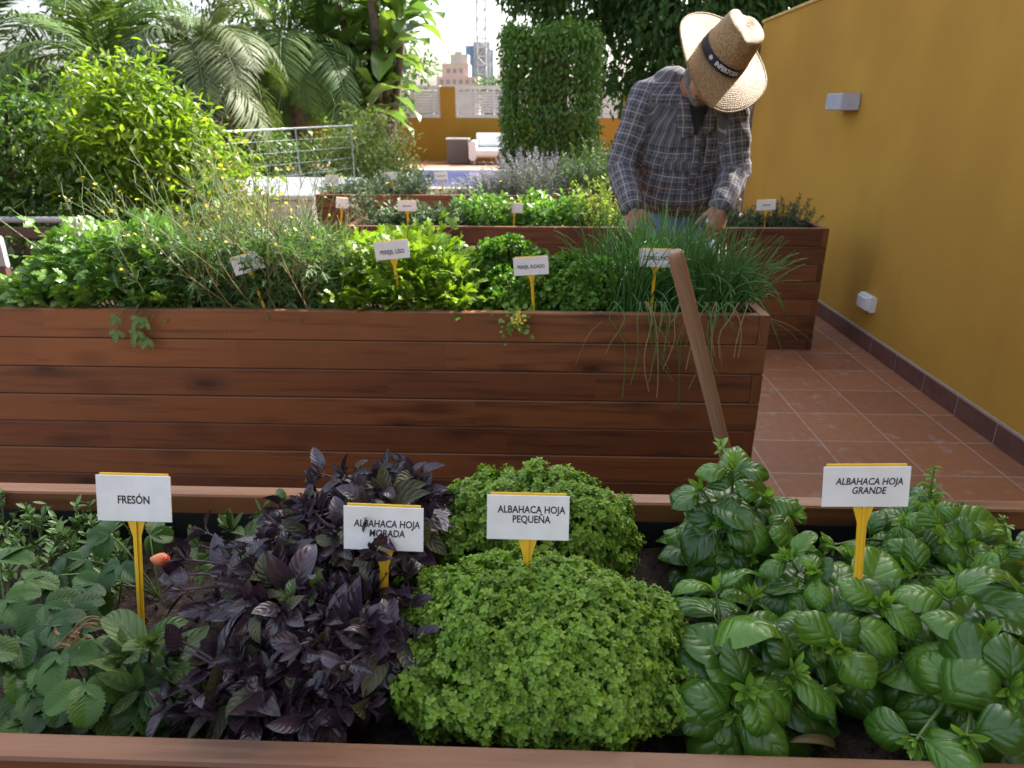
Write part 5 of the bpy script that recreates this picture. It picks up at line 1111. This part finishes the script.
# straw hat
HB_ = HC + ha * .045 - hf * .004                                                          # centre of the brim
hat = empty('straw_hat', HB_ - O); hat.parent = man
hat.rotation_euler = Matrix((Vector(hs), Vector(hf), Vector(ha))).transposed().to_euler()
def straw():
    m, nt, p, out = mat('woven_straw'); g = G(nt); v = g.coord('Object'); n1 = g.noise(v, 130, 3, .7); n2 = g.noise(v, 26, 4); uvv = g.sep(g.n('ShaderNodeUVMap').outputs[0])
    ring_ = g.m('ABSOLUTE', g.m('SUBTRACT', g.m('FRACT', g.m('ADD', g.m('MULTIPLY', uvv[1], 34.0), g.m('MULTIPLY', n2, 1.5))), .5)); rad_ = g.m('ABSOLUTE', g.m('SUBTRACT', g.m('FRACT', g.m('MULTIPLY', uvv[0], 150.0)), .5)); wv = g.m('MULTIPLY', ring_, rad_)
    c = g.mix(g.ramp(n1, .38, .62), (.46, .31, .15), (.27, .155, .065)); c = g.mix(g.ramp(wv, .0, .12, .45, 0), c, (.20, .11, .05)); c = g.mix(g.ramp(g.noise(v, 210, 2), .60, .68, 0, .7), c, (.62, .47, .28))
    g.set(p.inputs['Base Color'], c); p.inputs['Roughness'].default_value = .6; g.set(p.inputs['Normal'], g.bump(g.m('ADD', n1, g.m('MULTIPLY', wv, 3)), .8, .003))
    t = g.n('ShaderNodeBsdfTranslucent'); g.set(t.inputs[0], c); mx = g.n('ShaderNodeMixShader'); mx.inputs[0].default_value = .15; nt.links.new(p.outputs[0], mx.inputs[1]); nt.links.new(t.outputs[0], mx.inputs[2]); nt.links.new(mx.outputs[0], out.inputs[0]); return m
STR = straw()
def crown_pt(a, t):
    """hat crown: a = angle (front = +Y), t = 0 at the brim .. 1 at the middle of the top"""
    ex, ey = .086, .102
    if t < .62: k = t / .62; rad = 1 - .16 * k ** 1.3; z = .122 * k
    else: k = (t - .62) / .38; rad = .84 * math.cos(k * PI / 2) ** .55 if k < 1 else 0; z = .122 + .012 * math.sin(min(1, k * 1.6) * PI / 2)
    x = ex * rad * math.cos(a); y = ey * rad * math.sin(a)
    if t > .3:
        w = min(1, (t - .3) / .4)
        z -= .013 * w * math.exp(-(x / .022) ** 2) * (1 if t > .55 else .4)             # crease along the top
        z += .004 * w * (y / .09)
        if y > 0: pin = math.exp(-((abs(x) - .048) / .022) ** 2) * (y / .098) * w; x *= 1 - .24 * pin; z -= .006 * pin
    return (x, y, z)
b = MB(); na, ntt = 72, 26
P = [[crown_pt(2 * PI * i / na, j / ntt) for i in range(na)] for j in range(ntt + 1)]
def ringmesh(P, closed=True):
    P = np.asarray(P, float); k, n_ = P.shape[:2]; i = np.arange(k - 1)[:, None] * n_; j = np.arange(n_)[None]; jn = (j + 1) % n_
    F_ = np.stack([i + j, i + jn, i + n_ + jn, i + n_ + j], -1).reshape(-1, 4); UV_ = np.stack(np.broadcast_arrays(np.arange(n_)[None] / n_, np.arange(k)[:, None] / k * (k / 26)), -1).reshape(-1, 2); return P.reshape(-1, 3), F_, UV_
b.add(*ringmesh(P)[:2], ringmesh(P)[2]); b.build('crown', STR, hat)
b = MB(); nr = 14
def brim_pt(a, k, dz=0):
    rad = 1 + k; ex = .082 + .108 * k; ey = .098 + .110 * k; x = ex * math.cos(a); y = ey * math.sin(a)
    ex = .086 + .094 * k; ey = .102 + (.096 + .030 * max(0, math.sin(a))) * k; x = ex * math.cos(a); y = ey * math.sin(a)
    z = .012 * k ** 1.8 * abs(math.cos(a)) ** 1.5 - .036 * k ** 1.5 * max(0, math.sin(a)) ** 2 + .010 * k * max(0, -math.sin(a)) ** 2 + .004 * k * math.sin(3 * a + .6) + dz
    return (x, y, z)
up = [[brim_pt(2 * PI * i / na, j / nr) for i in range(na)] for j in range(nr + 1)]; lo = [[brim_pt(2 * PI * i / na, j / nr, -.0035) for i in range(na)] for j in range(nr, -1, -1)]
b.add(*ringmesh(up + lo)[:2], ringmesh(up + lo)[2]); e = np.array([brim_pt(2 * PI * i / na, 1, -.0015) for i in range(na + 1)]); b.tube(e, .0036, 6, .5, cap=False); b.build('brim', STR, hat)
BAND = plain('navy_hat_band', (.010, .012, .024), .7, .2, 80)
def band_pt(a, z, out=.0): k = z / .122; rad = 1 - .16 * k ** 1.3; return np.array([(.086 * rad + .0022 + out) * math.cos(a), (.102 * rad + .0022 + out) * math.sin(a), z])
b = MB(); b.add(*ringmesh([[band_pt(2 * PI * i / na, .004 + j * .0105) for i in range(na)] for j in range(4)])[:2]); bd = b.build('band', BAND, hat)
BW = plain('white_band_print', (.72, .72, .74), .6, .05)
def bendf(a0):
    def f(c): a = a0 + c.x / .092; return Vector(band_pt(a, .0195 + c.y, .0012))
    return f
text_mesh('INFERTOSA', .021, 'lettering', bd, BW, (0, 0, 0), rot=(0, 0, 0), off=.03, sx=.92, bend=bendf(PI / 2 - .02))
text_mesh('INFERTOSA', .021, 'lettering', bd, BW, (0, 0, 0), rot=(0, 0, 0), off=.03, sx=.92, bend=bendf(PI / 2 - .02 + 2.2))
b = MB(); a0 = PI / 2 - .02 - .80
for kk, (r0, r1) in enumerate(((.0075, .0058), (.0042, .0))):
    pts = [[band_pt(a0 + rr_ * math.cos(q * PI / 10) / .092, .0195 + rr_ * math.sin(q * PI / 10), .0012) for q in range(20)] for rr_ in (r0, max(r1, .0002))]; b.add(*ringmesh(pts)[:2])
b.build('emblem', BW, bd)
#ENDPERSON#

# ------------------------------------------------------------------ light, sky, camera
S = Vector((1.0, .80, 1.10)).normalized()
w = bpy.data.worlds.new('World'); sc.world = w; w.use_nodes = True; nt = w.node_tree; nt.nodes.clear()
sky = nt.nodes.new('ShaderNodeTexSky'); sky.sky_type = 'NISHITA'; sky.sun_disc = False; sky.sun_elevation = math.asin(S.z); sky.sun_rotation = math.atan2(S.x, S.y)
sky.air_density = 1.0; sky.dust_density = 5.0; sky.ozone_density = 1.0; sky.altitude = 20
bg = nt.nodes.new('ShaderNodeBackground'); bg.inputs[1].default_value = .15; wo = nt.nodes.new('ShaderNodeOutputWorld'); hsv = nt.nodes.new('ShaderNodeHueSaturation'); hsv.inputs['Saturation'].default_value = .55; nt.links.new(sky.outputs[0], hsv.inputs['Color']); nt.links.new(hsv.outputs[0], bg.inputs[0]); nt.links.new(bg.outputs[0], wo.inputs[0])
sl = bpy.data.lights.new('sun', 'SUN'); sl.energy = 4.2; sl.angle = R(.53); sl.color = (1, .94, .84); so = bpy.data.objects.new('sun', sl); col.objects.link(so); so.rotation_euler = S.to_track_quat('Z', 'Y').to_euler(); so.location = S * 30
cam = bpy.data.cameras.new('camera'); co = bpy.data.objects.new('camera', cam); col.objects.link(co); co.location = (0, 0, CH); co.rotation_euler = (PI / 2 - PITCH, 0, YAW)
cam.sensor_width = 17.3; cam.sensor_fit = 'HORIZONTAL'; cam.lens = FPX / 1024 * 17.3; cam.clip_start = .05; cam.clip_end = 2000
cam.dof.use_dof = True; cam.dof.focus_distance = 1.1; cam.dof.aperture_fstop = 4.5
sc.camera = co
vs = sc.view_settings; vs.view_transform = 'Standard'; vs.look = 'None'; vs.exposure = 1.86; vs.gamma = 1
sc.render.resolution_x = 1024; sc.render.resolution_y = 768
sc.cycles.use_denoising = True
sc.cycles.max_bounces = 7; sc.cycles.diffuse_bounces = 4; sc.cycles.glossy_bounces = 2; sc.cycles.transmission_bounces = 4; sc.cycles.caustics_reflective = False; sc.cycles.caustics_refractive = False
